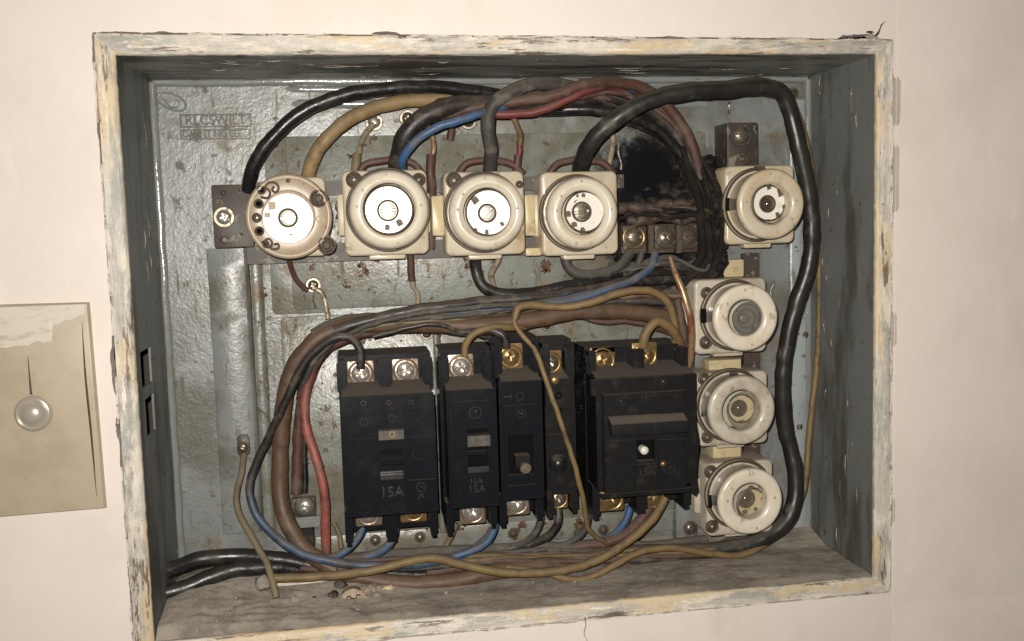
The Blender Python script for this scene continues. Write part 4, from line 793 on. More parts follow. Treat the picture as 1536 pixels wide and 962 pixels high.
# ================================================================== burnt terminal block and charred insulation
tb = thing('terminal_block', 'scorched terminal block with three tarnished screws, right of the fuse row', 'terminal block', at(990, 380, 80))
x0, x1, z0, z1 = rc(932, 336, 1062, 380, 60)
obj('block', rblock(B(), x0, x1, z0, z1, 80, 60, 1.5, .8), CHARB, tb)
for px, m, sm in ((951, BRASS, STEELD), (999, DKMETAL, STEELD), (1034, DKMETAL, GRIME_SHADE)):
    c = at(px, 356, 57); p_ = obj('terminal_plate', rblock(B(), c.x - 7, c.x + 7, c.z + 7.5, c.z - 7.5, 60.5, 57.5, 2, .5), DKMETAL, tb); bm = B(); ringp(bm, c.x, c.z, 6.6, .8, 57.3); obj('clamp_lip', bm, m, p_)
    obj('terminal_screw', screwhead(B(), c.x, c.z, 56.4, 4.8, 'slot' if px < 990 else 'plus', .9 + px, 1.4, 1.1, 1.5), sm, p_)
for px in (976, 1018): x0, x1, z0, z1 = rc(px - 4, 338, px + 4, 380, 55); obj('divider', box(B(), x0, x1, 54, 60, z0, z1), CHARB, tb, bev=.5)
for k_, (a, b_, c, d) in enumerate(((928, 302, 1050, 316), (930, 318, 1056, 334))):
    P = [at(a + (c - a) * t, (b_ + d) / 2 + 2 * math.sin(t * 7 + k_), 58) for t in lin(0, 1, 6)]
    obj('scorched_strip', tube(B(), P, 3.4, 12, .55, 1.6), CHARB, tb)
bm = B(); nx, nz = 110, 130; g0 = at(925, 190, 76); g1 = at(1095, 470, 76); V = []
def sdf(px, py):
    h = 0
    for (cx, cy, sx, sy, hh) in ((1064, 300, 26, 50, 27), (1068, 375, 22, 55, 24), (1045, 420, 30, 32, 18), (1010, 296, 45, 20, 9), (1030, 430, 50, 16, 9), (985, 400, 55, 14, 7), (1000, 315, 70, 26, 6)):
        h += hh * math.exp(-((px - cx) / sx) ** 2 - ((py - cy) / sy) ** 2)
    return h
for j in range(nz + 1):
    row = []
    for i in range(nx + 1):
        px, py = 925 + 172 * i / nx, 200 + 272 * j / nz; p = at(px, py, 76); h = sdf(px, py) ; q = p * .11
        h2 = h + (fbm(q.x * .8, q.z * 1.4, 1, 3) * 5.5 + fbm(q.x * 3, q.z * 3, 2, 2) * .9) * min(1, h / 7) - 2.2
        row.append(bm.verts.new((p.x, 80.5 - h2, p.z)))
    V.append(row)
for j in range(nz):
    for i in range(nx):
        f = [V[j][i], V[j][i + 1], V[j + 1][i + 1], V[j + 1][i]]
        if max(v.co.y for v in f) < 78.6: bm.faces.new(f)
for v in [v for v in bm.verts if not v.link_faces]: bm.verts.remove(v)
tag(obj('charred_insulation', bm, CHAR, smooth=70), 'lumpy black mass of burnt insulation between terminal block and right fuse holders', 'burnt insulation', kind='stuff')

# ================================================================== wires
WG = 'thick cables inside the box'
wire('black_cable', 'glossy black cable arching from the far left bracket over the fuse row', W_BLACK, 20, [(371, 285, 66), (377, 258, 60), (397, 222, 56), (440, 178, 54), (500, 148, 54), (570, 134, 56), (650, 131, 60), (720, 139, 64), (790, 150, 68), (860, 158, 68), (920, 166, 66)], group=WG)
wire('tan_cable', 'tan and grey cable rising from the leftmost fuse holder', W_TAN, 21, [(459, 275, 64), (470, 240, 60), (490, 208, 58), (525, 178, 60), (580, 157, 64), (640, 150, 66), (720, 152, 70), (800, 158, 72), (880, 150, 72), (930, 160, 72)], group=WG)
wire('black_cable', 'dusty dark cable rising from the second fuse holder into the bundle', W_BLACKD, 27, [(594, 266, 62), (598, 235, 56), (610, 200, 50), (640, 172, 48), (690, 156, 50), (745, 157, 54), (800, 158, 56), (860, 150, 60), (915, 145, 62), (965, 158, 62), (1005, 190, 64), (1030, 235, 66), (1040, 280, 66)], group=WG)
wire('blue_wire', 'clean blue wire crossing from the second fuse holder up to the bundle', W_BLUE, 13, [(602, 262, 60), (606, 236, 50), (622, 213, 45), (655, 192, 42), (700, 177, 42), (745, 162, 45), (790, 152, 47), (835, 142, 45), (868, 132, 46), (905, 130, 52), (950, 140, 60)])
wire('black_cable', 'dark cable rising from the third fuse holder and looping over the bundle', W_GREYD, 21, [(734, 262, 62), (736, 225, 52), (731, 190, 46), (738, 160, 44), (765, 137, 42), (805, 126, 44), (850, 130, 50), (895, 145, 60), (940, 162, 66), (990, 190, 68), (1030, 240, 70)], group=WG)
wire('red_wire', 'red wire along the underside of the upper bundle', W_RED, 13, [(600, 205, 60), (640, 178, 58), (690, 164, 54), (745, 172, 46), (800, 168, 44), (850, 150, 42), (885, 134, 43), (915, 130, 50), (950, 140, 62)])
wire('brown_wire', 'dusty brown wire twisted over the top of the upper bundle', W_REDD, 17, [(660, 172, 52), (720, 160, 48), (780, 152, 44), (830, 143, 41), (880, 127, 42), (930, 124, 48), (975, 138, 54), (1012, 172, 58), (1038, 220, 60), (1052, 268, 62)])
wire('black_wire', 'black wire hidden low in the upper bundle, bending down to the burn', W_BLACK, 17, [(740, 158, 66), (820, 166, 62), (880, 164, 58), (930, 172, 58), (975, 188, 60), (1008, 215, 62), (1030, 250, 64), (1045, 285, 66)])
wire('black_wire', 'short black wire dipping to the scorched plate under the bundle', W_BLACKD, 11, [(900, 166, 66), (935, 180, 68), (965, 192, 70), (990, 205, 72), (1012, 228, 74), (1030, 262, 74)])
CB = [(871, 262, 62), (874, 240, 52), (890, 210, 42), (925, 178, 36), (975, 150, 34), (1035, 137, 34), (1095, 133, 36), (1145, 130, 40), (1172, 140, 44), (1186, 172, 46), (1198, 220, 46), (1211, 280, 48), (1217, 340, 50), (1213, 400, 52), (1195, 455, 54), (1180, 520, 56), (1174, 580, 58), (1178, 640, 60), (1192, 700, 58), (1193, 745, 56), (1175, 788, 54), (1130, 815, 54), (1070, 826, 56), (1000, 828, 58), (900, 831, 60), (800, 836, 62), (700, 845, 64), (620, 850, 66), (540, 848, 68)]
wire('black_cable', 'thick black cable looping from the fourth fuse holder down the whole right side', mat('insulation_loop', (.011, .0105, .010), .24, layers=[dict(c=(.10, .09, .07), s=16, lo=.54, hi=.72, a=.6, r=.7)], dust=((.14, .12, .09), .5, .35, 25), bump=[(5, .25, .35)], rvar=.2), 25, CB, group=WG, n=18)
wire('tan_wire', 'thin tan wire running down the far right beside the thick black cable', W_YEL, 10, [(1184, 142, 60), (1196, 172, 62), (1210, 220, 66), (1222, 290, 68), (1227, 370, 70), (1229, 450, 72), (1227, 530, 72), (1218, 610, 70), (1211, 680, 68), (1205, 735, 64), (1185, 780, 58), (1150, 814, 52), (1110, 833, 48), (1060, 829, 46), (1010, 823, 44), (965, 826, 42), (925, 846, 38), (885, 866, 36), (850, 868, 36), (810, 858, 40), (760, 852, 44)])
wire('black_wire', 'black wire leaving the bottom of the third fuse holder toward the right', W_BLACK, 17, [(712, 378, 62), (713, 402, 56), (722, 426, 54), (748, 440, 54), (800, 438, 55), (860, 428, 56), (920, 414, 60), (980, 402, 66)])
wire('grey_wire', 'dark grey wire leaving the bottom of the fourth fuse holder', W_GREYD, 16, [(846, 378, 62), (851, 398, 60), (868, 411, 58), (900, 411, 58), (928, 402, 58), (946, 380, 60)])
wire('grey_wire', 'grey wire dropping from the first burnt terminal into the middle bundle', W_GREYD, 12, [(962, 378, 60), (955, 400, 60), (935, 412, 60), (890, 424, 62), (840, 436, 64)])
wire('blue_wire', 'grey to blue wire curving from the middle burnt terminal to the left', W_BLUED, 12, [(984, 380, 56), (975, 402, 52), (950, 420, 50), (910, 434, 48), (860, 450, 48), (810, 456, 50), (740, 464, 52), (680, 472, 54), (620, 482, 58), (560, 492, 60)])
wire('blue_wire', 'blue wire showing below the long black cable of the middle bundle', W_BLUE, 11, [(905, 436, 50), (850, 448, 50), (790, 457, 53), (720, 464, 55), (660, 470, 56), (600, 480, 60), (540, 492, 64)])
wire('black_cable', 'long black cable running along the top of the middle bundle', W_BLACKD, 17, [(1050, 420, 66), (990, 418, 62), (930, 426, 58), (870, 438, 54), (800, 446, 52), (730, 452, 52), (660, 460, 50), (600, 470, 50), (550, 482, 50), (500, 497, 50)], group=WG)
wire('grey_wire', 'grey wire under the burnt terminal block running into the middle bundle', W_GREYD, 16, [(1050, 400, 64), (1000, 408, 64), (950, 420, 66), (880, 436, 66), (800, 450, 68)])
wire('grey_cable', 'dusty dark cable in the middle of the bundle above the breakers', W_GREYD, 22, [(1030, 440, 66), (960, 448, 64), (880, 455, 64), (800, 468, 64), (720, 480, 64), (640, 482, 62), (570, 480, 60), (510, 486, 58), (470, 505, 56)], group=WG)
BC = [(1020, 480, 64), (960, 470, 62), (900, 467, 60), (850, 470, 58), (800, 480, 56), (740, 487, 55), (680, 488, 55), (610, 487, 56), (550, 487, 56), (500, 495, 56), (463, 520, 56), (438, 560, 58), (426, 610, 60), (421, 670, 62), (420, 730, 62), (432, 785, 58), (462, 828, 54), (510, 858, 50), (570, 872, 48), (630, 876, 46), (690, 870, 46), (740, 858, 48), (800, 850, 50), (860, 845, 54)]
wire('brown_cable', 'thick brown cable curling round the left of the breakers to the bottom', W_BROWN, 25, BC, group=WG, n=18)
wire('brown_cable', 'second brown dusty cable inside the curl left of the breakers', W_REDD, 17, [(700, 494, 60), (640, 492, 58), (580, 495, 58), (525, 505, 58), (485, 528, 60), (462, 565, 64), (450, 620, 68), (446, 690, 70), (445, 740, 70)], group=WG)
wire('black_wire', 'dark wire arching from the first breaker down the left, turning blue along the bottom', W_B2B, 12.5, [(541, 552, 46), (541, 528, 44), (528, 509, 44), (503, 506, 44), (475, 524, 46), (450, 556, 48), (430, 598, 50), (408, 645, 54), (387, 690, 57), (375, 725, 57), (377, 752, 54), (392, 782, 51), (422, 812, 46), (465, 835, 42), (520, 846, 40), (580, 849, 40), (630, 846, 40), (675, 838, 44), (712, 822, 50), (735, 802, 56), (744, 780, 60)])
wire('blue_wire', 'clear blue wire leaving the foot of the second breaker', W_BLUE, 11, [(744, 778, 56), (741, 797, 52), (728, 815, 48), (705, 827, 46), (675, 836, 45), (640, 842, 46)])
wire('red_wire', 'faded red wire running down left of the first breaker', W_R2P, 14, [(530, 508, 60), (503, 512, 58), (480, 538, 58), (464, 572, 60), (457, 606, 60), (460, 645, 58), (472, 682, 56), (483, 718, 54), (488, 760, 54), (489, 800, 56), (490, 835, 60)])
wire('grey_wire', 'dusty grey wire with lug screwed to the far left channel', W_OLIVE, 10, [(365, 682, 76), (363, 705, 70), (356, 735, 62), (358, 768, 54), (375, 800, 46), (393, 832, 38), (406, 862, 30), (415, 896, 24)])
wire('tan_wire', 'golden tan wire weaving along the bottom of the box', W_YEL, 13, [(404, 868, 30), (440, 866, 31), (500, 863, 32), (560, 856, 33), (610, 843, 34), (650, 838, 35), (690, 846, 35), (740, 857, 34), (800, 859, 34), (860, 852, 34), (910, 833, 36), (950, 805, 38), (980, 778, 42), (997, 748, 46)])
wire('tan_wire', 'dusty tan wire lying low at the bottom, ending in a white wrapped joint', W_YEL, 9, [(700, 852, 52), (800, 862, 52), (880, 866, 50), (960, 865, 50), (1020, 862, 50), (1048, 855, 50)])
wire('wrapped_joint', 'white paint crusted wire joint at the bottom right of the floor', mat('white_crust', (.42, .39, .33), .8, layers=[dict(c=(.2, .16, .12), s=3, lo=.48, hi=.6)], bump=[(2, .8, .7)]), 12, [(1046, 855, 49), (1065, 856, 48), (1085, 855, 47), (1106, 857, 46)], wob=.35, cat='wire joint')
wire('black_cable', 'upper of two black cables entering through the left side at the bottom', W_BLACK, 24, [(236, 862, 52), (262, 853, 52), (300, 840, 52), (350, 834, 54), (410, 838, 58), (470, 848, 60), (540, 858, 62), (620, 862, 64)], group=WG, n=18)
wire('black_cable', 'lower of two black cables entering through the left side at the bottom', W_BLACK, 24, [(236, 892, 42), (265, 886, 44), (305, 870, 48), (345, 856, 52), (400, 851, 56), (460, 856, 60), (540, 862, 64)], group=WG, n=18)
wire('yellow_wire', 'yellow brown wire looping above the breakers from centre to right', W_YEL, 12, [(773, 478, 44), (776, 463, 44), (795, 458, 46), (840, 461, 46), (885, 454, 44), (930, 440, 44), (972, 436, 44), (1000, 452, 46), (1010, 480, 48), (1014, 512, 50), (1012, 560, 56)])
wire('brown_wire', 'long thin brown wire hanging slantwise in front of the small breaker', W_YEL, 8, [(776, 466, 44), (771, 482, 43), (782, 502, 42), (800, 522, 40), (812, 550, 37), (826, 590, 34), (842, 635, 32), (855, 675, 32), (868, 720, 34), (877, 765, 40), (884, 795, 46), (900, 810, 52), (912, 815, 58)])
wire('brown_wire', 'short thick brown wire arching onto the right brass screw of the largest breaker', W_YEL, 15, [(965, 522, 46), (968, 500, 44), (985, 482, 44), (1004, 490, 46), (1018, 512, 50), (1024, 545, 56)])
wire('copper_wire', 'thin heat stained copper wire slanting down from the burn', W_COPPER, 10, [(1004, 385, 50), (1014, 412, 46), (1027, 445, 42), (1036, 480, 42), (1037, 520, 46), (1030, 560, 52), (1024, 590, 58)], taper=lambda t: .55 + .9 * math.sin(PI * min(1, t * .9 + .05)) ** .8 * .6)
wire('yellow_wire', 'short yellow wire bent onto the top screw of the second breaker', W_YEL, 11, [(697, 535, 47), (699, 515, 46), (712, 500, 45), (740, 491, 46), (775, 492, 52), (800, 488, 58)])
wire('black_wire', 'black wire bent onto the top screw of the middle breaker', W_BLACKD, 13, [(760, 522, 46), (757, 506, 45), (742, 496, 46), (712, 498, 50), (680, 497, 54), (650, 488, 58)])
wire('black_wire', 'black wire leaving the foot of the small set back breaker', W_BLACKD, 12, [(837, 758, 56), (838, 780, 54), (826, 800, 56), (800, 815, 60), (760, 823, 64)])
wire('grey_wire', 'grey wire with a pale patch at the foot of the middle breaker', W_GREYD, 11, [(812, 775, 58), (806, 795, 58), (792, 812, 60), (765, 822, 64), (720, 826, 66)])
wire('grey_wire', 'light grey wire curving behind the slanting brown wire near the bottom', W_GREYD, 10, [(884, 765, 60), (880, 790, 60), (862, 810, 62), (830, 822, 64)])
wire('blue_wire', 'short blue wire at the foot of the largest breaker', W_BLUE, 11, [(945, 760, 56), (938, 782, 56), (924, 800, 58), (900, 812, 62), (860, 818, 66)])
wire('brown_wire', 'thick brown wire at the foot of the largest breaker, left of the golden one', W_REDD, 17, [(978, 750, 52), (966, 775, 52), (945, 797, 54), (915, 812, 58), (870, 820, 62), (820, 832, 64)])
wire('blue_wire', 'short dusty blue wire under the left foot of the first breaker', W_BLUED, 11, [(549, 782, 54), (535, 808, 50), (516, 828, 46), (490, 838, 48), (470, 838, 52)])
wire('blue_wire', 'dull blue wire under the middle foot of the first breaker', W_BLUED, 13, [(594, 782, 58), (588, 810, 56), (570, 828, 56), (545, 837, 56), (500, 842, 60)])
wire('grey_wire', 'pale wire under the first gap between breakers', W_OLIVE, 9, [(684, 785, 66), (672, 812, 68), (660, 832, 70), (640, 842, 72)])
wire('grey_wire', 'dusty grey cable lying along the bottom behind the others', W_GREYD, 17, [(520, 838, 66), (600, 832, 66), (700, 826, 66), (800, 822, 64), (900, 822, 62), (1000, 818, 64), (1060, 812, 66)])
wire('brown_wire', 'brown wire lying low at the bottom centre of the box', W_REDD, 18, [(640, 860, 54), (720, 848, 56), (800, 846, 58), (880, 846, 58), (960, 842, 58), (1030, 838, 58)])
wire('black_wire', 'thin straight black wire left of the faded red wire', W_BLACK, 10, [(449, 560, 74), (453, 620, 74), (456, 680, 73), (457, 740, 72)])
wire('yellow_wire', 'thin olive wire behind the brown curl at lower left', W_OLIVE, 9, [(412, 740, 74), (418, 775, 72), (436, 806, 68), (460, 828, 66)])
wire('olive_wire', 'short olive wire stub between red wire and first breaker', W_OLIVE, 8, [(500, 785, 74), (508, 800, 72), (512, 822, 70)])
# small connections with sleeves around the fuse row
BG = 'short bare wires with sleeves near the fuse row'
wire('bare_wire', 'bare tan wire from the slotted screw to the left of the second fuse holder', W_BARE, 9, [(560, 186, 80), (547, 202, 76), (539, 222, 70), (535, 245, 66)], group=BG)
wire('wire_sleeve', 'brown sleeve on the bare wire left of the second fuse holder', W_OLIVE, 13, [(536, 232, 68), (534, 246, 66), (533, 262, 66)], group=BG, cat='sleeve')
wire('bare_wire', 'coppery wire above the gap between second and third fuse holder', W_COPPER, 9, [(640, 186, 70), (648, 205, 68), (650, 225, 66), (646, 245, 66)], group=BG)
wire('wire_sleeve', 'dark brown sleeve running down between second and third fuse holder', W_REDD, 13, [(646, 234, 64), (645, 260, 62), (648, 285, 64), (646, 330, 68), (646, 375, 70)], group=BG, cat='sleeve')
wire('yellow_wire', 'short yellow and red wire above the right corner of the third fuse holder', W_YEL, 9, [(767, 170, 56), (774, 184, 58), (780, 202, 62), (779, 218, 64)], group=BG)
wire('red_wire', 'short red wire above the right corner of the third fuse holder', W_RED, 9, [(779, 212, 64), (779, 226, 64), (777, 240, 64)], group=BG)
wire('wire_sleeve', 'reddish sleeve entering the right corner of the third fuse holder', W_REDD, 12, [(777, 232, 64), (775, 248, 64), (774, 264, 66)], group=BG, cat='sleeve')
wire('bare_wire', 'bare wire and sleeve at the right corner of the fourth fuse holder', W_BARE, 9, [(917, 195, 72), (919, 215, 70), (915, 235, 68), (912, 258, 66)], group=BG)
wire('bare_wire', 'pale wire stub sticking out under the upper bundle', W_OLIVE, 8, [(893, 154, 64), (900, 166, 62), (907, 180, 62)], group=BG)
wire('brown_wire', 'red brown wire leaving the bottom of the second fuse holder', W_REDD, 11, [(615, 380, 66), (616, 400, 68), (617, 422, 70)], group=BG)
wire('bare_wire', 'bare crimped wire below the second fuse holder', W_BARE, 8, [(617, 414, 71), (619, 432, 73), (626, 446, 75), (628, 466, 77)], group=BG, wob=.2)
wire('bare_wire', 'bare wire below the third fuse holder', W_BARE, 9, [(753, 376, 66), (746, 395, 68), (737, 412, 72), (740, 430, 76), (739, 450, 78)], group=BG, wob=.15)
wire('bare_wire', 'earth wire from the screw below the leftmost fuse holder', W_BARE, 8, [(470, 432, 76), (482, 440, 76), (488, 455, 76), (492, 476, 74)], group=BG, wob=.2)
wire('brown_wire', 'dark wire from the leftmost fuse holder to the screw below it', W_REDD, 8, [(434, 385, 66), (438, 405, 72), (448, 425, 76), (462, 436, 78)], group=BG)
wire('brown_wire', 'dark red wire hanging at the screws above the second and third holder', W_REDD, 12, [(672, 170, 70), (677, 190, 74), (675, 210, 76)], group=BG)
wire('brown_wire', 'thin dark wire crossing the bundle above the first breaker', W_BLACKD, 8, [(560, 505, 52), (610, 492, 50), (650, 486, 50), (690, 497, 52), (740, 508, 56)])
wire('grey_wire', 'thin grey wire following the long black cable of the middle bundle', W_GREYD, 8, [(500, 512, 52), (540, 494, 48), (590, 478, 46), (650, 468, 46), (720, 461, 47), (800, 455, 49), (880, 442, 52), (940, 432, 56)])
wire('brown_wire', 'brown wire tangle above the largest breaker', W_REDD, 8, [(870, 475, 66), (905, 484, 64), (940, 482, 64), (975, 490, 64), (1005, 500, 66)])
wire('brown_wire', 'dark red wire running down behind the looping yellow wire', W_REDD, 15, [(1010, 430, 66), (1020, 470, 62), (1026, 510, 60), (1030, 560, 62)])
wire('yellow_wire', 'upright yellow wire end at the right of the largest breaker', W_OLIVE, 11, [(1010, 480, 62), (1012, 520, 58), (1014, 550, 60), (1017, 585, 62)])
DUSTY = {'insulation_black_dusty': 'dusty black', 'insulation_grey_dusty': 'dusty grey', 'insulation_red_brown_dusty': 'dusty red brown', 'insulation_olive': 'dusty olive', 'insulation_yellow_brown': 'dusty yellow brown', 'insulation_black': 'glossy black'}
def pack(n_, nm, label, mats, path, sp, dia, grp):
    for i in range(n_):
        ox, oy, oz = random.uniform(-sp, sp), random.uniform(-sp, sp), random.uniform(-5, 5); a, b2 = sorted((random.uniform(0, .3), random.uniform(.75, 1)))
        P = path[int(a * len(path)): max(int(b2 * len(path)) + 1, int(a * len(path)) + 4)]
        jt = 2.2 if nm == 'charred_wire' else 1.2; pts = [(x + ox + random.uniform(-4, 4) * jt, y + oy + random.uniform(-3, 3) * jt, Y + oz + random.uniform(-2, 2)) for x, y, Y in P]
        e0 = pts[0]; e1 = pts[-1]; pts[0] = (e0[0], e0[1], e0[2] + 7); pts[-1] = (e1[0], e1[1], e1[2] + 7)
        mm_ = random.choice(mats); wire(nm, label.replace('dusty', DUSTY.get(mm_.name, 'dusty')).replace('dark', DUSTY.get(mm_.name, 'dark')), mm_, random.uniform(*dia), pts, group=grp)
W_CH = wmat('charred', (.010, .009, .008), .3, .85, (.06, .045, .034), spec=.2)
pack(12, 'thin_wire', 'one of the thin dusty wires packed into the middle bundle', [W_BLACKD, W_GREYD, W_REDD, W_OLIVE], [(1040, 452, 60), (985, 446, 60), (920, 448, 60), (850, 454, 60), (780, 464, 58), (700, 474, 56), (620, 480, 56), (550, 490, 54), (498, 508, 54), (462, 545, 58), (440, 600, 62)], 9, (6, 10), 'thin wires packed in the middle bundle')
pack(12, 'thin_wire', 'one of the thin dusty wires lying among the cables along the bottom', [W_BLACKD, W_GREYD, W_REDD, W_YEL, W_OLIVE], [(450, 850, 52), (530, 850, 52), (620, 846, 52), (710, 840, 52), (800, 836, 54), (890, 836, 54), (970, 832, 54), (1050, 828, 54), (1110, 815, 56)], 9, (6, 10), 'thin wires lying along the bottom')
pack(7, 'thin_wire', 'one of the thin dark wires twisted into the upper bundle', [W_BLACKD, W_BLACK, W_REDD], [(650, 160, 60), (720, 154, 56), (790, 150, 54), (850, 144, 54), (915, 142, 56), (965, 156, 58), (1002, 186, 62), (1030, 228, 64), (1048, 270, 66)], 7, (7, 11), 'thin wires twisted into the upper bundle')
pack(9, 'charred_wire', 'one of the charred black wires matted over the burn', [W_CH], [(1020, 215, 62), (1044, 255, 56), (1060, 300, 52), (1066, 345, 52), (1062, 390, 54), (1045, 425, 56), (1015, 445, 60)], 17, (5, 11), 'charred wires over the burn')
pack(7, 'charred_wire', 'one of the sooty strands lying across above the terminal block', [W_CH, CHARB], [(930, 322, 60), (965, 318, 58), (1000, 322, 57), (1030, 318, 56), (1058, 325, 56), (1075, 345, 58)], 11, (5, 9), 'charred wires over the burn')
pack(7, 'charred_wire', 'one of the sooty strands running below the terminal block', [W_CH, W_GREYD], [(880, 425, 62), (925, 412, 60), (970, 402, 58), (1010, 402, 57), (1045, 412, 56), (1068, 392, 56)], 11, (5, 10), 'charred wires over the burn')
# broken plaster crust along the outer edge of the flange
bm = B()
for i in range(4):
    a, c_ = Vector(OUT[i]), Vector(OUT[(i + 1) % 4]); L_ = (c_ - a).length; t0 = 2.0
    while t0 < L_ - 10:
        ln_ = random.uniform(8, 55); t1 = min(t0 + ln_, L_ - 3); nn = max(4, int((t1 - t0) / 4)); d_ = (c_ - a) / L_; nr = Vector((-d_.y, d_.x))
        pts = [a + d_ * (t0 + (t1 - t0) * k / nn) + nr * (.1 + .25 * fbm((t0 + k) * .3, i)) for k in range(nn + 1)]
        tube(bm, [Vector((q.x, -2.1 + .15 * fbm(q.x * .2, q.y * .2, 8), q.y)) for q in pts], lambda t, k=random.uniform(.5, .85): k * (.75 + .25 * math.sin(PI * min(1, max(0, t))) ** .4) , 7, .12, 1.6)
        t0 = t1 + random.choice((0, .5, 2, 9, 22))
obj('plaster_crust', bm, mat('plaster_crust_paint', (.60, .54, .48), .6, layers=[dict(c=(.38, .32, .26), s=6, lo=.46, hi=.62), dict(c=(.14, .10, .075), s=4, lo=.60, hi=.66)], bump=[(1.5, .3, .5)]), enc, kind='stuff')
# lug and clamp at left
lg = thing('wire_lug', 'small round lug screwed to the far left channel', 'wire lug', at(364, 668, 80))
c = at(365, 668, 79); obj('lug_tag', rblock(B(), c.x - 3.8, c.x + 3.8, c.z + 6.5, c.z - 7, 80.2, 78.6, 3, .4), DKMETAL, lg); c = at(364, 672, 77); obj('lug_screw', screwhead(B(), c.x, c.z, 77.8, 3.2, 'plus', .3, 1.4), STEELD, lg)
cl = thing('wire_clamp', 'blackened clamp with a round screw left of the faded red wire', 'wire clamp', at(456, 765, 82))
x0, x1, z0, z1 = rc(436, 748, 474, 776, 74); obj('clamp_strap', rblock(B(), x0, x1, z0, z1, 80, 74, 2, .6), DKMETAL, cl); c = at(457, 761, 71); s = obj('clamp_screw', screwhead(B(), c.x, c.z, 72, 5.2, 'plus', .5, 2.2, 1.1, 2), STEEL, cl); obj('washer', disc(B(), c.x, c.z, 6.4, 74.4, 72.8, .5), DKMETAL, s)
x0, x1, z0, z1 = rc(430, 776, 480, 792, 76); obj('clamp_foot', box(B(), x0, x1, 76, 79, z0, z1), PLATE, cl, bev=.4); x0, x1, z0, z1 = rc(450, 792, 472, 822, 76); obj('clamp_tail', rblock(B(), x0, x1, z0, z1, 80, 74, 2, .6), CHAR, cl)
tie = obj('wire_tie', tube(B(), [at(505, 838, 38), at(504, 845, 36.5), at(505, 856, 37.5), at(506, 860, 42), at(505, 846, 46), at(505, 838, 38)], .35, 6, 0, 1), STEELD, org=at(505, 846, 40)); tag(tie, 'thin wire tie round the blue wires at the bottom left', 'wire tie')

# ================================================================== dirt, crumbs and broken pieces on the floor of the box
bm = B(); nx, ny = 190, 60; V = []
def gz(x, y):
    h = 1.0 + .8 * fbm(x * .03, y * .05, 3) + .35 * fbm(x * .3, y * .3, 5)
    h += 11 * math.exp(-((x - 62) / 55) ** 2 - ((y - 80) / 38) ** 2) + 6 * math.exp(-((x - 12) / 26) ** 2 - ((y - 40) / 50) ** 2)
    h += 5 * math.exp(-((x - 120) / 26) ** 2 - ((y - 62) / 22) ** 2) + 6.5 * max(0, (y - 60) / 27) * (1 if x > 100 else .3) + 5 * math.exp(-((x - 40) / 60) ** 2 - ((y - 50) / 40) ** 2)
    h += (abs(fbm(x * .12, y * .12, 8)) * 2.2) * math.exp(-((x - 60) / 75) ** 2)
    return max(.15, h)
for j in range(ny + 1):
    V.append([bm.verts.new((.5 + (BW - 1) * i / nx, 1.2 + (BD - 2) * j / ny, -BH + gz((BW) * i / nx, BD * j / ny) * min(1, (j + .5) / 5))) for i in range(nx + 1)])
for j in range(ny):
    for i in range(nx): bm.faces.new((V[j][i], V[j][i + 1], V[j + 1][i + 1], V[j + 1][i]))
tag(obj('dirt', bm, DIRT, smooth=80), 'brown cement dust heaped on the floor of the box', kind='stuff')
bm = B()
for i in range(300):
    if random.random() < .88: x, y = random.gauss(62, 40), random.uniform(6, 84)
    else: x, y = random.uniform(5, 412), random.uniform(10, 84)
    if not 4 < x < 414: continue
    r = random.choice((.25, .35, .45, .6, 1.0)) * random.uniform(.7, 1.2); z = -BH + gz(x, y) + r * .3
    m4 = Matrix.Translation((x, y, z)) @ Matrix.Rotation(random.random() * 6, 4, Vector((random.random(), random.random(), 1)).normalized()) @ Matrix.Diagonal((r * 1.5, r, r * .7, 1))
    bmesh.ops.create_icosphere(bm, subdivisions=1, radius=1, matrix=m4)
tag(obj('crumbs', bm, CEMENT, smooth=0), 'loose cement crumbs scattered on the box floor', kind='stuff')
def lump(nm, label, px, py, y, rx_, ry_, rz_, m, seed, cat='cement lump', grp='broken bits on the box floor'):
    c = at(px, py, y); bm = B(); bmesh.ops.create_icosphere(bm, subdivisions=3, radius=1)
    for v in bm.verts:
        d = 1 + .28 * fbm(v.co.x * 1.3 + seed, v.co.y * 1.3, v.co.z * 1.3) ; v.co = Vector((c.x + v.co.x * rx_ * d, c.y + v.co.y * ry_ * d, c.z + v.co.z * rz_ * d))
    tag(obj(nm, bm, m, org=c, smooth=35), label, cat, grp)
lump('cement_lump', 'pale pointed cement lump beside the olive wire end', 441, 905, 30, 3.4, 3, 4, CEMENT, 1)
lump('cement_lump', 'broad flat grey cement lump in front of the fragment', 590, 905, 34, 30, 12, 3, DIRT, 2)
lump('cement_lump', 'brown cement lump by the end of the golden wire', 394, 874, 30, 4.5, 5, 4.2, DIRT, 3)
lump('cement_lump', 'tan chip right of the porcelain fragment', 560, 884, 40, 5, 3, 3, CEMENT, 4)
lump('cement_lump', 'small bright chip at the end of the broken bits', 582, 882, 40, 3.4, 2, 1.6, PORCY, 5)
lump('cement_lump', 'red brown crust under the golden wire left of centre', 511, 882, 44, 5, 3, 5, CHARB, 6)
lump('cement_lump', 'white plaster streak below the golden wire', 445, 874, 42, 17, 2, 1.4, SMEAR, 7)
lump('cement_lump', 'long low mortar ridge on the floor at the right', 700, 912, 20, 60, 8, 1.6, DIRT, 8)
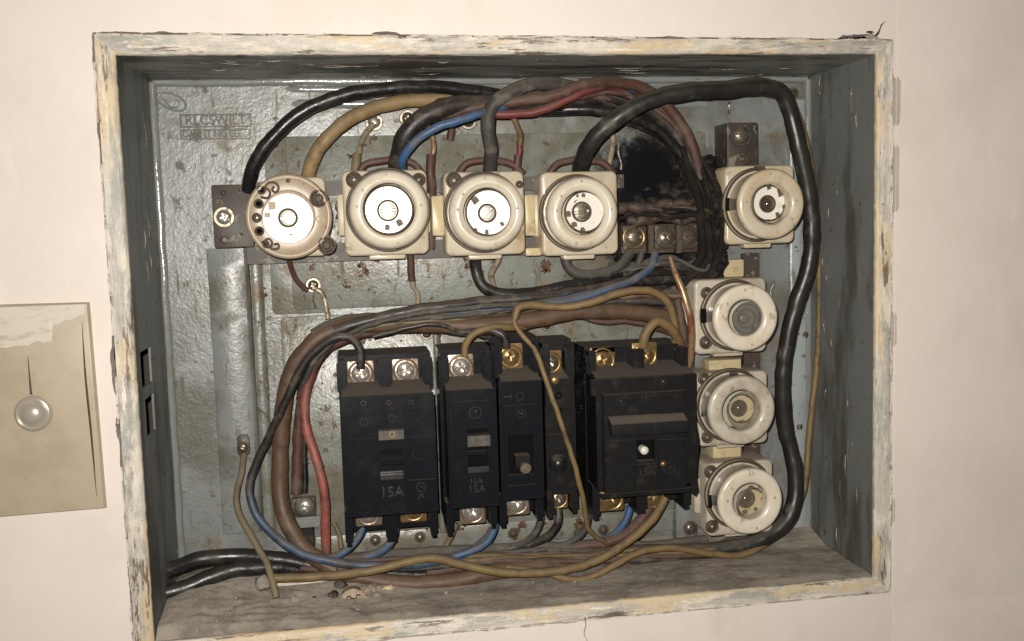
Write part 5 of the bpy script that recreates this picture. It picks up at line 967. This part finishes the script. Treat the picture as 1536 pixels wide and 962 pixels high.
for i_, (px, py, a_, b2_, lb_) in enumerate(((548, 886, 4, 2.4, 'crumbled cement bit touching the upper right of the porcelain fragment'), (566, 893, 3, 2, 'dusty brown bit right of the porcelain fragment'), (500, 893, 3.4, 2.6, 'dark scorched bit just left of the porcelain fragment'), (515, 897, 2.2, 1.6, 'tiny cement bit between dark bit and porcelain fragment'), (578, 898, 3.6, 1.5, 'flat dusty bit in front of the small bright chip'), (470, 898, 4, 1.8, 'flat dark bit between the olive wire end and the fragment'))):
    lump('cement_lump', lb_, px, py, 34, a_, 3, b2_, [CEMENT, DIRT, CHARB][i_ % 3], 20 + i_)
fr = thing('porcelain_fragment', 'half round broken tan porcelain piece with two holes on the box floor', 'porcelain fragment', at(530, 905, 34), 'broken bits on the box floor')
c = at(530, 899, 32); pts = []
for t_ in lin(-.15, PI + .1, 16): pts.append((c.x + 8.6 * math.cos(t_) * (1 + .05 * math.sin(t_ * 9)), c.z - 2 + 8.2 * math.sin(t_)))
bm = B(); pts += [(c.x - 5, c.z - 5.4), (c.x + 1, c.z - 3.8), (c.x + 6, c.z - 5)]
loft(bm, [[(x, 30 + (z - c.z) * .35, z) for x, z in pts], [(x, 36 + (z - c.z) * .35, z) for x, z in pts]])
obj('shard', bm, mat('dirty_ceramic', (.33, .25, .16), .55, layers=[dict(c=(.16, .11, .07), s=5, lo=.48, hi=.64), dict(c=(.07, .05, .03), s=2, lo=.62, hi=.70)], bump=[(2, .5, .6)]), fr, bev=.5)
for dx, dz in ((-2.5, 1.4), (3, 1.8)): obj('pin_hole', ringp(B(), c.x + dx, c.z + dz, 1.1, .5, 30.2 + dz * .35, 18, 6), GRIME_SHADE, fr)
obj('notch', ringp(B(), c.x, c.z - 1.5, 2.6, .8, 29.4, 22, 6), GRIME_SHADE, fr)

# ================================================================== tan cover plate on the wall at left
wp = thing('wall_cover_plate', 'tan metal cover plate with a domed chrome knob on the wall, left of the box', 'cover plate', (-52, WY, -180))
x1t, x1b = at(131, 455, -6), at(157, 763, -6); zt = at(70, 455, -6).z; zb = at(70, 772, -6).z; xl = -86
bm = B(); e = 3.0
def quad(y, i, j=0): return [(xl, y, zt - i), (x1t.x - i, y, x1t.z - i), (x1b.x - i, y, x1b.z + i), (xl, y, zb + i)]
loft(bm, [quad(WY + .2, -.4), quad(-5.0, 0), quad(-5.8, .5), quad(-6.0, 1.2)]); obj('plate_face', bm, TANPL, wp, smooth=30)
p = [at(123, 483, -6), at(128, 560, -6), at(137, 650, -6), at(145, 745, -6)]
bm = B(); q = catmull(p, 2); rows = [[bm.verts.new((v.x - .1 - .55 * math.sin(PI * i / (len(q) - 1)), -6.06, v.z)), bm.verts.new((v.x, -6.35, v.z)), bm.verts.new((v.x + .1 + .4 * math.sin(PI * i / (len(q) - 1)), -6.06, v.z))] for i, v in enumerate(q)]
for a, c_ in zip(rows, rows[1:]):
    for k_ in range(2): bm.faces.new((a[k_], a[k_ + 1], c_[k_ + 1], c_[k_]))
obj('crease', bm, GRIME_SHADE, wp)
c = at(47, 560, -6); p = [at(42, 535, -6), at(44, 560, -6), at(47, 592, -6)]; bm = B(); q = catmull(p, 1.5)
rows = [[bm.verts.new((v.x - .15 - .6 * i / len(q), -6.05, v.z)), bm.verts.new((v.x, -6.2, v.z)), bm.verts.new((v.x + .15 + .5 * i / len(q), -6.05, v.z))] for i, v in enumerate(q)]
for a, c_ in zip(rows, rows[1:]):
    for k_ in range(2): bm.faces.new((a[k_], a[k_ + 1], c_[k_ + 1], c_[k_]))
obj('scratch', bm, GRIME_SHADE, wp)
bm = B(); top = []; bot = []                                  # white paint smeared over the top edge
for t_ in lin(0, 1, 60):
    x = xl + (x1t.x - 1.6 - xl) * t_; a = at(0, 480, -6).z; px_low = 527 - 12 * t_ * 1.5 + 6 * fbm(t_ * 7, 1) * 1.2
    low = at(40, min(px_low, 520) if t_ < .75 else 490 - 60 * (t_ - .75), -6).z + fbm(x * .3, 5) * 1.0
    top.append(bm.verts.new((x, -6.1, zt - 1.3))); bot.append(bm.verts.new((x, -6.05, low)))
mid = [bm.verts.new((a.co.x, -6.35, a.co.z * .4 + b.co.z * .6)) for a, b in zip(top, bot)]
for r0, r1 in ((top, mid), (mid, bot)):
    for i in range(60): bm.faces.new((r0[i], r0[i + 1], r1[i + 1], r1[i]))
obj('paint_smear', bm, SMEAR, wp)
c = at(49, 621, -9); obj('knob', lathe(B(), c.x, c.z, [(8.6, -5.8), (9.2, -7), (9.2, -8.6), (8.6, -9.4), (7.8, -9.6), (7.2, -9.0), (6.8, -9.2), (6.0, -11.2), (4.2, -12.6), (2.2, -13.2), (.1, -13.4)], 48, False, True), CHROME, wp, smooth=45)

# vary nothing by chance between runs: done
print('objects', len(bpy.data.objects))
